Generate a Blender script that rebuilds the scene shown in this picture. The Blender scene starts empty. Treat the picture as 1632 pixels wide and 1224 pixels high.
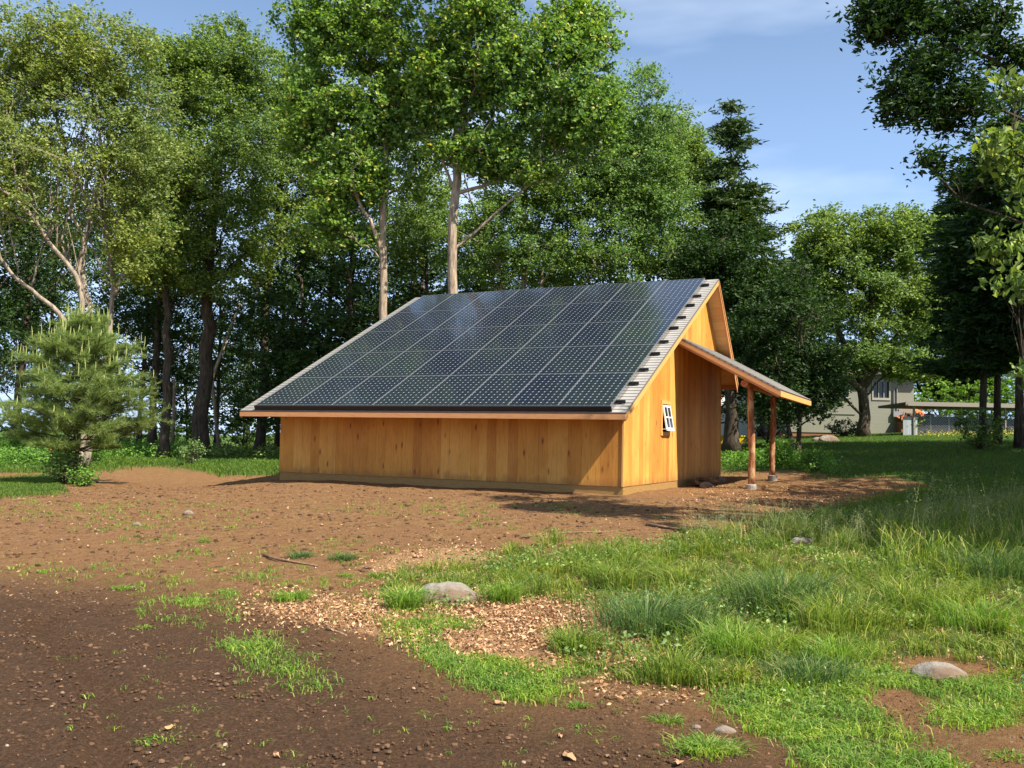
import bpy, math, random
import numpy as np
from mathutils import Vector, Matrix
rad = math.radians
rng = np.random.default_rng(7)
random.seed(7)
# ------------------------------------------------------------------ camera, sky, sun, exposure
scn = bpy.context.scene
COL = scn.collection
FPX, PITCH, ROLL = 1415.0, 0.0620694, 0.0204261          # focal length (px of 1632), pitch up, roll
CAMZ = 1.6
cam = bpy.data.cameras.new('camera'); cam_o = bpy.data.objects.new('camera', cam); COL.objects.link(cam_o)
cam.sensor_width = 36; cam.lens = 36 * FPX / 1632; cam.clip_start = 0.05; cam.clip_end = 3000
cam_o.matrix_world = Matrix.Translation((0, 0, CAMZ)) @ Matrix.Rotation(rad(90) + PITCH, 4, 'X') @ Matrix.Rotation(ROLL, 4, 'Z')
scn.camera = cam_o
TH, SL = 0.4560872, 0.4719206                              # building yaw, roof slope
UX = np.array([math.cos(TH), -math.sin(TH), 0]); VV = np.array([math.sin(TH), math.cos(TH), 0])
OB = np.array([-5.7455, 19.9131, 0.0])
sv = UX - 0.25 * VV; sv = sv / np.linalg.norm(sv)
SUN_EL = rad(49.8)
SUN = Vector((sv[0] * math.cos(SUN_EL), sv[1] * math.cos(SUN_EL), math.sin(SUN_EL)))
world = bpy.data.worlds.new("World"); scn.world = world; world.use_nodes = True
wn = world.node_tree; wn.nodes.clear()
def wnode(t, **k):
    n = wn.nodes.new(t)
    for a, b in k.items(): setattr(n, a, b)
    return n
sky = wnode('ShaderNodeTexSky', sky_type='NISHITA', sun_disc=False, sun_elevation=SUN_EL,
            sun_rotation=math.atan2(SUN.x, SUN.y), air_density=1.0, dust_density=0.9, ozone_density=1.6)
tc = wnode('ShaderNodeTexCoord'); mp = wnode('ShaderNodeMapping'); mp.inputs['Scale'].default_value = (1.0, 2.2, 5.0)
mp.inputs['Rotation'].default_value = (0.2, 0.35, 0.5)
wn.links.new(tc.outputs['Generated'], mp.inputs['Vector'])
cn = wnode('ShaderNodeTexNoise'); cn.inputs['Scale'].default_value = 1.5; cn.inputs['Detail'].default_value = 5; cn.inputs['Roughness'].default_value = 0.5
wn.links.new(mp.outputs[0], cn.inputs['Vector'])
cr = wnode('ShaderNodeValToRGB'); cr.color_ramp.elements[0].position = 0.42; cr.color_ramp.elements[1].position = 0.78
cr.color_ramp.elements[0].color = (0, 0, 0, 1); cr.color_ramp.elements[1].color = (0.0, 0.0, 0.0, 1)
wn.links.new(cn.outputs['Fac'], cr.inputs[0])
# thin high haze: whiter towards the horizon
sep = wnode('ShaderNodeSeparateXYZ'); wn.links.new(tc.outputs['Generated'], sep.inputs[0])
hz = wnode('ShaderNodeMapRange'); hz.inputs['From Min'].default_value = 0.0; hz.inputs['From Max'].default_value = 0.50
hz.inputs['To Min'].default_value = 0.72; hz.inputs['To Max'].default_value = 0.18
wn.links.new(sep.outputs['Z'], hz.inputs['Value'])
ad = wnode('ShaderNodeMath', operation='ADD', use_clamp=True); wn.links.new(cr.outputs[0], ad.inputs[0]); wn.links.new(hz.outputs[0], ad.inputs[1])
mx = wnode('ShaderNodeMixRGB'); mx.inputs[2].default_value = (6.8, 10.8, 18.0, 1)
wn.links.new(ad.outputs[0], mx.inputs[0]); wn.links.new(sky.outputs[0], mx.inputs[1])
cr2 = wnode('ShaderNodeValToRGB'); cr2.color_ramp.elements[0].position = 0.40; cr2.color_ramp.elements[1].position = 0.74
cr2.color_ramp.elements[0].color = (0, 0, 0, 1); cr2.color_ramp.elements[1].color = (0.75, 0.75, 0.75, 1); wn.links.new(cn.outputs['Fac'], cr2.inputs[0])
mx2 = wnode('ShaderNodeMixRGB'); mx2.inputs[2].default_value = (12.5, 14.0, 16.5, 1); wn.links.new(cr2.outputs[0], mx2.inputs[0]); wn.links.new(mx.outputs[0], mx2.inputs[1])
bg = wnode('ShaderNodeBackground'); bg.inputs['Strength'].default_value = 0.05
wn.links.new(mx2.outputs[0], bg.inputs[0])
wo = wnode('ShaderNodeOutputWorld'); wn.links.new(bg.outputs[0], wo.inputs[0])
sun = bpy.data.lights.new('sun', 'SUN'); sun.energy = 5.0; sun.angle = rad(0.53); sun.color = (1.0, 0.93, 0.80)
sun_o = bpy.data.objects.new('sun', sun); COL.objects.link(sun_o); sun_o.rotation_euler = SUN.to_track_quat('Z', 'Y').to_euler()
scn.view_settings.view_transform = 'Standard'; scn.view_settings.look = 'None'
scn.view_settings.exposure = 1.02; scn.view_settings.gamma = 1
scn.render.engine = 'CYCLES'
scn.cycles.max_bounces = 6; scn.cycles.transparent_max_bounces = 8; scn.cycles.diffuse_bounces = 3; scn.cycles.transmission_bounces = 3
scn.cycles.use_denoising = True

# ------------------------------------------------------------------ pixel <-> world helpers (for measuring positions)
CR, SR, CP, SP = math.cos(ROLL), math.sin(ROLL), math.cos(PITCH), math.sin(PITCH)
def ray(x, y):
    X = (x - 816) / FPX; U = -(y - 612) / FPX
    x0 = X * CR - U * SR; u0 = X * SR + U * CR
    return np.array([x0, CP - u0 * SP, SP + u0 * CP])
def at(x, y, D):                       # world point seen at photo pixel x, y, at depth D metres
    r = ray(x, y); r = r / r[1]
    return np.array([r[0] * D, D, CAMZ + r[2] * D])
def pix(P):                            # photo pixel of world points
    P = np.atleast_2d(P); z = P[:, 2] - CAMZ
    d = P[:, 1] * CP + z * SP; u = -P[:, 1] * SP + z * CP; x = P[:, 0]
    d = np.where(d < .3, .3, d)
    return np.stack([816 + FPX * (x * CR + u * SR) / d, 612 - FPX * (-x * SR + u * CR) / d], 1)
# ------------------------------------------------------------------ terrain height (thin plate spline through measured spots)
_c = np.array([(0,0,0),(0,4.4,0),(-4,5,-.02),(4,5,.02),(0,9,.16),(-5,10,.1),(5,10,.2),(-2.4,18.6,.55),(1.8,16.4,.57),(-5.6,20.6,.52),
    (-7.4,20.7,.3),(-9.5,20,.36),(-15,34,.42),(-22,45,.6),(5,20,.58),(4,24,.6),(11,21,.8),(8,14,.42),(18.5,35,1.7),(22,50,2.25),(24,58,2.5),
    (0,33,.75),(0,55,1.1),(-8,28,.42),(35,20,1.3),(35,60,3.1),(-30,20,.2),(-40,60,.3),(0,110,1.2),(60,110,3.2),(-70,110,-.5),(0,-20,0),(30,-10,.5),(-30,-10,0),
    (120,40,3.5),(-120,40,-.5),(120,200,3),(-120,200,-1),(0,300,1),(300,300,2),(-300,300,-1),(300,-60,2),(-300,-60,0),(0,-60,0)], float)
def _k(r2): return 0.5 * r2 * np.log(r2 + 1e-9)
_n = len(_c); _d = ((_c[:, None, :2] - _c[None, :, :2]) ** 2).sum(-1)
_A = np.zeros((_n + 3, _n + 3)); _A[:_n, :_n] = _k(_d) + np.eye(_n) * 0.5; _A[:_n, _n] = 1; _A[:_n, _n+1:] = _c[:, :2]; _A[_n, :_n] = 1; _A[_n+1:, :_n] = _c[:, :2].T
_w = np.linalg.solve(_A, np.r_[_c[:, 2], 0, 0, 0])
def snoise(x, y, s=1.0, seed=0):
    x = x * s; y = y * s; a = seed * 1.7
    return (np.sin(x*1.0 + 1.7*np.sin(y*.83+a) + a) + np.sin(y*1.13 + 1.3*np.sin(x*.71-a) + 2*a) + .6*np.sin((x+y)*1.9 + 1.1*np.sin((x-y)*1.3+a)) + .4*np.sin((x*1.7-y*2.3)*1.3+a)) / 3.0
def gh(x, y):
    x = np.asarray(x, float); y = np.asarray(y, float); sh = x.shape; X = x.ravel(); Y = y.ravel()
    out = np.empty(X.size)
    for i in range(0, X.size, 40000):
        xs = X[i:i+40000, None]; ys = Y[i:i+40000, None]
        out[i:i+40000] = _k((xs - _c[None, :, 0])**2 + (ys - _c[None, :, 1])**2) @ _w[:_n] + _w[_n] + X[i:i+40000]*_w[_n+1] + Y[i:i+40000]*_w[_n+2]
    f = 0.018 * snoise(X, Y, 1.3, 1) + 0.012 * snoise(X, Y, 3.7, 2)
    # soil mound by the porch
    m = np.exp(-(((X - 9.2) / 1.5)**2 + ((Y - 21.0) / 1.0)**2)) * 0.22
    # wheel rut at lower left
    ru = np.exp(-(((X + 0.62*Y - 0.9 + .1*np.sin(Y*2)) / 0.12)**2)) * 0.07 * (Y < 7.5) - np.exp(-(((X + 0.62*Y - 0.68 + .1*np.sin(Y*2)) / 0.08)**2)) * 0.03 * (Y < 7.5)
    return (out + f + m - ru).reshape(sh)
def gz(x, y): return float(gh(np.array([x]), np.array([y]))[0])
def G(px, py):                         # ground point under a photo pixel
    r = ray(px, py); t = 3.0; 
    for _ in range(4000):
        P = r * t
        if t > 400: break
        if CAMZ + P[2] <= gz(P[0], P[1]): break
        t *= 1.004
    lo, hi = t / 1.004, t
    for _ in range(12):
        m = (lo + hi) / 2; P = r * m
        if CAMZ + P[2] <= gz(P[0], P[1]): hi = m
        else: lo = m
    P = r * hi; return np.array([P[0], P[1], gz(P[0], P[1])])
def inpoly(p, poly):
    x, y = p[:, 0], p[:, 1]; c = np.zeros(len(x), bool); n = len(poly)
    for i in range(n):
        x1, y1 = poly[i]; x2, y2 = poly[(i+1) % n]
        if y1 == y2: continue
        c ^= ((y1 > y) != (y2 > y)) & (x < (x2 - x1) * (y - y1) / (y2 - y1) + x1)
    return c
# ------------------------------------------------------------------ mesh helpers
class MB:
    def __init__(s): s.v = []; s.q = []; s.t = []; s.n = 0; s.qm = []; s.tm = []; s.uv = None
    def add(s, V, Q=None, T=None, m=0):
        V = np.asarray(V, float).reshape(-1, 3)
        if Q is not None and len(Q): Q = np.asarray(Q, int).reshape(-1, 4); s.q.append(Q + s.n); s.qm.append(np.full(len(Q), m))
        if T is not None and len(T): T = np.asarray(T, int).reshape(-1, 3); s.t.append(T + s.n); s.tm.append(np.full(len(T), m))
        s.v.append(V); s.n += len(V)
    def box(s, x0, x1, y0, y1, z0, z1, m=0):
        s.add([(x0,y0,z0),(x1,y0,z0),(x1,y1,z0),(x0,y1,z0),(x0,y0,z1),(x1,y0,z1),(x1,y1,z1),(x0,y1,z1)],
              [(0,3,2,1),(4,5,6,7),(0,1,5,4),(1,2,6,5),(2,3,7,6),(3,0,4,7)], m=m)
    def hexa(s, P, m=0): s.add(P, [(0,3,2,1),(4,5,6,7),(0,1,5,4),(1,2,6,5),(2,3,7,6),(3,0,4,7)], m=m)
    def beam(s, A, B, w, h, m=0, up=(0,0,1)):           # rectangular bar from A to B
        A = np.array(A, float); B = np.array(B, float); d = (B-A)/np.linalg.norm(B-A); u = np.array(up, float)
        sd = np.cross(d, u); sd /= np.linalg.norm(sd); u = np.cross(sd, d)
        c = [(-1,-1),(1,-1),(1,1),(-1,1)]
        s.hexa([A + sd*w/2*i + u*h/2*j for i, j in c] + [B + sd*w/2*i + u*h/2*j for i, j in c], m)
    def tube(s, P, R, n=7, m=0, cap=True, wob=0.0):
        P = np.asarray(P, float); k = len(P); R = np.broadcast_to(np.asarray(R, float), (k,))
        T = np.gradient(P, axis=0); T /= np.linalg.norm(T, axis=1)[:, None] + 1e-9
        ref = np.array([1.0, 0.13, 0.07]) if abs(T[:, 0]).mean() < .8 else np.array([0.1, 0.2, 1.0])
        A = np.cross(T, ref); A /= np.linalg.norm(A, axis=1)[:, None]; B = np.cross(T, A)
        th = np.arange(n) / n * 2 * np.pi
        rr = R[:, None] * (1 + (wob * rng.normal(size=(k, n)) if wob else 0))
        V = P[:, None] + rr[..., None] * (np.cos(th)[None, :, None] * A[:, None] + np.sin(th)[None, :, None] * B[:, None])
        i = np.arange(k-1)[:, None] * n; j = np.arange(n)[None]; j2 = (j + 1) % n
        Q = np.stack([i+j, i+j2, i+n+j2, i+n+j], -1).reshape(-1, 4)
        V = V.reshape(-1, 3); Tt = None
        if cap:
            V = np.vstack([V, P[0], P[-1]]); a = k*n
            Tt = [(a, (q+1) % n, q) for q in range(n)] + [(a+1, (k-1)*n+q, (k-1)*n+(q+1) % n) for q in range(n)]
        s.add(V, Q, Tt, m)
    def mesh(s, name, mats, smooth=False):
        V = np.vstack(s.v); q = np.vstack(s.q) if s.q else np.zeros((0,4), int); t = np.vstack(s.t) if s.t else np.zeros((0,3), int)
        me = bpy.data.meshes.new(name); me.vertices.add(len(V)); me.vertices.foreach_set('co', V.astype(np.float32).ravel())
        me.loops.add(q.size + t.size); me.loops.foreach_set('vertex_index', np.r_[q.ravel(), t.ravel()].astype(np.int32))
        me.polygons.add(len(q) + len(t))
        me.polygons.foreach_set('loop_start', np.r_[np.arange(len(q))*4, q.size + np.arange(len(t))*3].astype(np.int32))
        if not isinstance(mats, (list, tuple)): mats = [mats]
        for mm in mats: me.materials.append(mm)
        if len(mats) > 1:
            me.polygons.foreach_set('material_index', np.r_[np.concatenate(s.qm) if s.qm else [], np.concatenate(s.tm) if s.tm else []].astype(np.int32))
        me.update(calc_edges=True)
        me.polygons.foreach_set('use_smooth', np.full(len(me.polygons), bool(smooth)))
        return me
    def obj(s, name, mats, parent=None, smooth=False, loc=None):
        me = s.mesh(name, mats, smooth)
        o = bpy.data.objects.new(name, me); COL.objects.link(o)
        if parent is not None: o.parent = parent
        if loc is not None: o.location = loc
        return o
def tag(o, label=None, cat=None, group=None, kind=None):
    if label: o['label'] = label
    if cat: o['category'] = cat
    if group: o['group'] = group
    if kind: o['kind'] = kind
    return o
def empty(name, loc, rz=0, **k):
    o = bpy.data.objects.new(name, None); COL.objects.link(o); o.location = loc; o.rotation_euler = (0, 0, rz); o.empty_display_size = .2
    return tag(o, **k)
def link_copy(o, parent=None):
    c = o.copy(); COL.objects.link(c)
    if parent is not None: c.parent = parent
    for ch in o.children: link_copy(ch, c)
    return c
# ------------------------------------------------------------------ material helpers
class M:
    def __init__(s, name, rough=0.85, spec=0.25):
        s.m = bpy.data.materials.new(name); s.m.use_nodes = True; s.t = s.m.node_tree; s.t.nodes.clear()
        s.out = s.n('ShaderNodeOutputMaterial'); s.b = s.n('ShaderNodeBsdfPrincipled')
        s.b.inputs['Roughness'].default_value = rough; s.b.inputs['Specular IOR Level'].default_value = spec
        s.l(s.b.outputs[0], s.out.inputs[0])
    def n(s, typ, **k):
        x = s.t.nodes.new(typ)
        for a, b in k.items():
            if a.startswith('i_'): x.inputs[a[2:].replace('_', ' ')].default_value = b
            else: setattr(x, a, b)
        return x
    def l(s, a, b): s.t.links.new(a, b)
    def coord(s, scale=(1,1,1), which='Object'):
        c = s.n('ShaderNodeTexCoord'); mpn = s.n('ShaderNodeMapping', i_Scale=scale); s.l(c.outputs[which], mpn.inputs[0]); return mpn.outputs[0]
    def noise(s, vec, scale, detail=4, rough=.55, dist=0):
        x = s.n('ShaderNodeTexNoise', i_Scale=scale, i_Detail=detail, i_Roughness=rough, i_Distortion=dist); s.l(vec, x.inputs['Vector']); return x.outputs['Fac']
    def ramp(s, fac, stops):
        r = s.n('ShaderNodeValToRGB'); e = r.color_ramp.elements
        while len(e) < len(stops): e.new(0.5)
        for el, (p, c) in zip(e, stops): el.position = p; el.color = (*c, 1) if len(c) == 3 else c
        s.l(fac, r.inputs[0]); return r.outputs[0]
    def mix(s, fac, a, b, mode='MIX'):
        x = s.n('ShaderNodeMixRGB', blend_type=mode)
        for i, v in enumerate((fac, a, b)):
            if hasattr(v, 'links'): s.l(v, x.inputs[i])
            elif isinstance(v, (int, float)): x.inputs[i].default_value = v
            else: x.inputs[i].default_value = (*v, 1)
        return x.outputs[0]
    def math(s, op, a, b=0.0, clamp=False):
        x = s.n('ShaderNodeMath', operation=op, use_clamp=clamp)
        for i, v in enumerate((a, b)):
            if hasattr(v, 'links'): s.l(v, x.inputs[i])
            else: x.inputs[i].default_value = v
        return x.outputs[0]
    def bump(s, h, strength=.5, dist=.02):
        x = s.n('ShaderNodeBump', i_Strength=strength, i_Distance=dist); s.l(h, x.inputs['Height']); s.l(x.outputs[0], s.b.inputs['Normal'])
    def color(s, c):
        if hasattr(c, 'links'): s.l(c, s.b.inputs['Base Color'])
        else: s.b.inputs['Base Color'].default_value = (*c, 1)
    def island(s): return s.n('ShaderNodeNewGeometry').outputs['Random Per Island']
def leaf_mat(name, stops, trans=.35, tcol=None, rough=.55, spec=.3, patch=0.0):
    k = M(name, rough, spec); c = k.ramp(k.island(), stops)
    if patch:
        c = k.mix(k.ramp(k.noise(k.coord(), patch, 3), [(.38, (.0,)*3), (.62, (1,)*3)]), c, k.mix(1.0, c, (1.35, 1.2, .8), 'MULTIPLY'))
    k.color(c)
    tr = k.n('ShaderNodeBsdfTranslucent'); ms = k.n('ShaderNodeMixShader', i_Fac=trans)
    k.l(k.mix(1.0, c, tcol or (1.5, 1.6, .6), 'MULTIPLY'), tr.inputs[0])
    k.l(k.b.outputs[0], ms.inputs[1]); k.l(tr.outputs[0], ms.inputs[2]); k.l(ms.outputs[0], k.out.inputs[0]); return k.m
def wood_mat(name, stops, knots=True, grain=(14, 14, 1.2), contrast=.35, rough=.65, isl=True, knot_scale=(5, 5, 1.6), splash=False):
    k = M(name, rough, .25); v = k.coord(grain)
    base = k.ramp(k.island() if isl else k.noise(k.coord((.6,.6,.6)), 1.5), stops)
    g = k.noise(v, 3.0, 6, .6, .6)
    c = k.mix(contrast, base, k.ramp(g, [(.3, (.42, .30, .22)), (.52, (1, 1, 1)), (.75, (1.15, 1.1, 1.0))]), 'MULTIPLY')
    if knots:
        vo = k.n('ShaderNodeTexVoronoi', i_Scale=1.0, i_Randomness=1.0); k.l(k.coord(knot_scale), vo.inputs['Vector'])
        kd = k.ramp(vo.outputs['Distance'], [(.055, (1,)*3), (.115, (.35,)*3), (.17, (0,)*3)])
        sel = k.ramp(vo.outputs['Color'], [(.45, (0,)*3), (.55, (1,)*3)])
        c = k.mix(k.math('MULTIPLY', kd, sel), c, (.20, .065, .02))
        vo = k.n('ShaderNodeTexVoronoi', i_Scale=1.0, i_Randomness=1.0); k.l(k.coord(tuple(x*2.3 for x in knot_scale)), vo.inputs['Vector'])
        kd = k.ramp(vo.outputs['Distance'], [(.05, (1,)*3), (.16, (0,)*3)]); sel = k.ramp(vo.outputs['Color'], [(.72, (0,)*3), (.76, (1,)*3)])
        c = k.mix(k.math('MULTIPLY', kd, sel), c, (.17, .05, .02))
        c = k.mix(.55, c, k.ramp(k.noise(k.coord((1.2, 1.2, .5)), 1.6, 4), [(.35, (.78, .66, .55)), (.6, (1.1, 1.1, 1.1))]), 'MULTIPLY')
    if knots and splash:
        sx_ = k.n('ShaderNodeSeparateXYZ'); k.l(k.coord(), sx_.inputs[0]); hh_ = k.math('ADD', sx_.outputs[2], k.math('MULTIPLY', k.noise(k.coord((3, 3, 1)), 2.0, 5, .7), -.55)); c = k.mix(k.ramp(hh_, [(.02, (.5,)*3), (.16, (0,)*3)]), c, (.22, .11, .045))
    k.color(c); k.bump(g, .25, .004); return k.m
# ------------------------------------------------------------------ masks of ground cover (photo outlines brought down onto the ground)
P_MEADOW = [(612,945),(640,905),(740,900),(800,885),(900,874),(1010,872),(1110,858),(1250,848),(1400,838),(1640,800),(1720,800),(1720,1100),(1640,1100),(1560,1060),(1470,1045),(1400,1075),(1300,1095),(1190,1105),(1120,1095),(1040,1090),(950,1075),(880,1065),(860,1040),(880,1015),(960,1010),(1010,1030),(1030,1020),(960,975),(880,965),(800,960),(700,975),(640,972)]
P_SHORT = [[(600,985),(680,978),(760,1000),(700,1035),(830,1045),(870,1062),(960,1075),(930,1100),(870,1125),(780,1112),(700,1065),(640,1020)],
           [(1130,1105),(1220,1095),(1400,1070),(1470,1085),(1600,1080),(1640,1090),(1640,1150),(1560,1165),(1480,1150),(1500,1125),(1400,1100),(1370,1120),(1500,1190),(1530,1224),(1530,1300),(1280,1300),(1270,1200),(1190,1170)],
           [(340,1028),(375,1018),(425,1020),(462,1042),(522,1078),(510,1104),(452,1098),(450,1076),(395,1068),(400,1050),(345,1046)]]
P_LITTER = [[(560,960),(640,940),(800,958),(930,950),(1040,1020),(1030,1050),(900,1065),(800,1062),(690,1045),(600,1010),(480,985),(380,975),(450,955)], [(860,1070),(960,1085),(1140,1095),(1150,1108),(950,1105)], [(560,905),(640,880),(780,872),(800,890),(640,915)]]
P_LAWN = [(1152,758),(1152,690),(1900,690),(1900,850),(1420,860),(1400,838),(1290,845),(1180,838),(1260,822),(1400,800),(1490,775),(1420,760),(1330,758),(1240,742)]
P_EDGE = [(-60,730),(-60,752),(120,752),(210,742),(300,738),(350,757),(443,757),(470,735),(470,712),(-60,712)]
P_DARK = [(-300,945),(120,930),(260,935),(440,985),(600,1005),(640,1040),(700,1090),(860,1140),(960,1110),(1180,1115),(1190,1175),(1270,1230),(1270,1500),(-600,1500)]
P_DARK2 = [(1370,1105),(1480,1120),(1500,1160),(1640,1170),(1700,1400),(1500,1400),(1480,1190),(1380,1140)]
P_YARD = [(-700,765),(-60,765),(90,758),(110,786),(-60,800),(-700,800)]
def soft(pp, poly, world, amp=14, s=2.2, seed=0, jit=.9):
    n1 = snoise(world[:, 0], world[:, 1], s, seed); n2 = snoise(world[:, 0], world[:, 1], s, seed+5)
    q = pp + np.stack([n1, n2 * .45], 1) * amp + np.random.default_rng(seed+3).normal(size=(len(pp), 2)) * [amp * jit, amp * jit * .45]
    return inpoly(q, poly)
# ------------------------------------------------------------------ ground
def axis(lo, hi, step, far_lo, far_hi, g=1.12):
    a = list(np.arange(lo, hi, step)); x = hi; d = step
    up = []
    while x < far_hi: up.append(x); d *= g; x += d
    x = lo; d = step; dn = []
    while x > far_lo: d *= g; x -= d; dn.append(x)
    return np.array(dn[::-1] + a + up)
gx = axis(-11, 12, .085, -900, 900); gy = axis(3.2, 24, .085, -200, 1500)
XX, YY = np.meshgrid(gx, gy); ZZ = gh(XX, YY)
def crumb(X, Y): return .5*snoise(X, Y, 11, 3) + .5*snoise(X, Y, 23, 4)
near = (YY < 30) & (np.abs(XX) < 16)
ZZ = ZZ + np.where(near, .010 * crumb(XX, YY) * (1 + .8*snoise(XX, YY, .8, 31)) + .012*snoise(XX, YY, 5.5, 41), 0)
far = np.clip((np.hypot(XX, YY) - 140) / 200, 0, 1)
GV = np.stack([XX, YY, ZZ], -1).reshape(-1, 3)
ny, nx = XX.shape; i = (np.arange(ny-1)[:, None]*nx + np.arange(nx-1)[None]).ravel()
g = MB(); g.add(GV, np.stack([i, i+1, i+1+nx, i+nx], 1))
pp = pix(GV); inview = GV[:, 1] > 2.5
# colours carried by the ground itself: R grass, G dark damp soil, B leaf litter
gr = np.zeros(len(GV)); dk = np.zeros(len(GV)); lt = np.zeros(len(GV))
gr[inview & soft(pp, P_MEADOW, GV)] = .55
for P in P_SHORT: gr[inview & soft(pp, P, GV, 8)] = .55
lawn = inview & soft(pp, P_LAWN, GV, 14, 1.0); gr[lawn] = 1
gr[inview & soft(pp, P_EDGE, GV, 10, 1.0)] = .8
gr[inview & soft(pp, P_YARD, GV, 6, 1.0)] = .42
for P in P_LITTER: lt[inview & soft(pp, P, GV, 16)] = 1
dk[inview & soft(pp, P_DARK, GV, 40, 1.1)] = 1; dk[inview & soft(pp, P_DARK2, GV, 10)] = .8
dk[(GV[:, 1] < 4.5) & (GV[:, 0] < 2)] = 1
out = (GV[:, 1] <= 2.5) & (GV[:, 0] > 2); gr[out] = .7
gr[(GV[:, 0] > 8) & (GV[:, 1] > 2) & (GV[:, 0] > .62*GV[:, 1])] = .9
dx = GV[:, 0] - OB[0]; dy = GV[:, 1] - OB[1]; bv = dx*VV[0] + dy*VV[1]; ba = dx*UX[0] + dy*UX[1]
behind = (bv > 12) & (ba > -8) ; gr[behind] = np.maximum(gr[behind], .7)
woods = (GV[:, 1] > 26) & (GV[:, 0] < -4) ; gr[woods] = np.maximum(gr[woods], .35)
gr[(GV[:, 1] > 60)] = .8
gr[(ba < -12) & (bv < 0) & (GV[:, 0] < -14)] = .45
def blur(a, k=2):
    a = a.reshape(ny, nx)
    for _ in range(k):
        b = np.pad(a, 1, mode='edge'); a = (b[1:-1,1:-1]*2 + b[:-2,1:-1] + b[2:,1:-1] + b[1:-1,:-2] + b[1:-1,2:]) / 6
    return a.ravel()
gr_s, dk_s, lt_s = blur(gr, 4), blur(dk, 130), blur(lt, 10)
k = M('ground', .95, .12); v = k.coord()
at_ = k.n('ShaderNodeAttribute', attribute_name='cover'); sp_ = k.n('ShaderNodeSeparateColor'); k.l(at_.outputs['Color'], sp_.inputs[0])
n1 = k.noise(v, 1.1, 6, .6); n2 = k.noise(v, 7, 6, .65); n3 = k.noise(v, 45, 5, .7); n4 = k.noise(v, 160, 3, .7)
soil = k.ramp(n2, [(.25, (.17, .085, .036)), (.5, (.28, .155, .068)), (.72, (.40, .245, .12))])
soil = k.mix(k.ramp(n1, [(.42, (0,)*3), (.62, (.8,)*3)]), soil, k.ramp(n3, [(.3, (.17, .08, .04)), (.7, (.38, .21, .10))]))
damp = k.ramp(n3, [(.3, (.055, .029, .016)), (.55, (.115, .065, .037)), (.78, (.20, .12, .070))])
def thr(ch, lo, hi, nz=n2, amt=.6):
    x = k.math('ADD', ch, k.math('MULTIPLY', k.math('SUBTRACT', nz, .5), amt)); return k.ramp(x, [(lo, (0,)*3), (hi, (1,)*3)])
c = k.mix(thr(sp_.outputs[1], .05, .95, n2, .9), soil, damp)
lit = k.ramp(n3, [(.3, (.20, .10, .05)), (.5, (.46, .26, .13)), (.7, (.62, .40, .22))])
c = k.mix(.6, c, k.ramp(k.noise(v, 26, 6, .7), [(.35, (.75, .73, .71)), (.55, (1.2, 1.18, 1.14))]), 'MULTIPLY')
c = k.mix(thr(sp_.outputs[2], .4, .6, n3, 1.0), c, lit)
gcol = k.ramp(n3, [(.3, (.035, .055, .012)), (.5, (.075, .13, .025)), (.7, (.12, .19, .04))])
c = k.mix(thr(sp_.outputs[0], .38, .62, n3, .9), c, gcol)
# pale flecks: chips, straw and pebbles
vo = k.n('ShaderNodeTexVoronoi', i_Scale=16.0); k.l(k.coord((1, 2.2, 1)), vo.inputs['Vector'])
fl = k.math('MULTIPLY', k.ramp(vo.outputs['Distance'], [(.10, (1,)*3), (.16, (0,)*3)]), k.ramp(vo.outputs['Color'], [(.66, (0,)*3), (.7, (1,)*3)]))
c = k.mix(k.math('MULTIPLY', fl, .25), c, (.45, .32, .20))
k.color(c); k.bump(k.math('ADD', k.math('MULTIPLY', n2, .7), k.math('ADD', k.math('MULTIPLY', n3, .35), k.math('MULTIPLY', n4, .22))), 1.0, .13)
ground = g.obj('ground', k.m, smooth=True); tag(ground, kind='structure')
ca = ground.data.color_attributes.new('cover', 'FLOAT_COLOR', 'POINT')
ca.data.foreach_set('color', np.stack([gr_s, dk_s, lt_s, np.ones(len(GV))], 1).astype(np.float32).ravel())
ground['label'] = 'bare brown soil yard and lawn'
# ------------------------------------------------------------------ shed
ROOT_Z = 0.45
PINE = [(0, (.47, .205, .042)), (.3, (.57, .270, .052)), (.7, (.61, .305, .062)), (1, (.66, .355, .085))]
m_pine = wood_mat('pine_boards', PINE, splash=True)
m_pine2 = wood_mat('pine_trim', [(0, (.64, .33, .10)), (1, (.70, .39, .13))], knots=False, contrast=.25)
m_fascia = wood_mat('cedar_fascia', [(0, (.55, .25, .10)), (1, (.64, .31, .13))], knots=False, grain=(2, 14, 14), contrast=.3)
m_soffit = wood_mat('soffit_boards', [(0, (.64, .34, .13)), (1, (.74, .43, .18))], grain=(1.5, 14, 14), knots=False)
m_treated = wood_mat('treated_base_board', [(0, (.29, .17, .055)), (1, (.35, .21, .07))], knots=False, grain=(2, 2, 14), contrast=.4)
k = M('roof_shingle', .95, .15); u = k.n('ShaderNodeUVMap'); mpn = k.n('ShaderNodeMapping', i_Scale=(1, 1, 1)); k.l(u.outputs[0], mpn.inputs[0])
br = k.n('ShaderNodeTexBrick', i_Scale=1.0, i_Mortar_Size=.012, i_Brick_Width=.30, i_Row_Height=.14, i_Color1=(.24,.23,.215,1), i_Color2=(.36,.345,.325,1), i_Mortar=(.17,.16,.15,1), i_Bias=0.0)
k.l(mpn.outputs[0], br.inputs['Vector']); c = k.mix(.45, br.outputs['Color'], k.ramp(k.noise(mpn.outputs[0], 90, 3, .7), [(.3, (.45,)*3), (.7, (1.25, 1.22, 1.18))]), 'MULTIPLY')
c = k.mix(.5, c, k.ramp(k.noise(mpn.outputs[0], 3, 3), [(.35, (.75, .74, .72)), (.65, (1.1, 1.1, 1.1))]), 'MULTIPLY')
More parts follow.
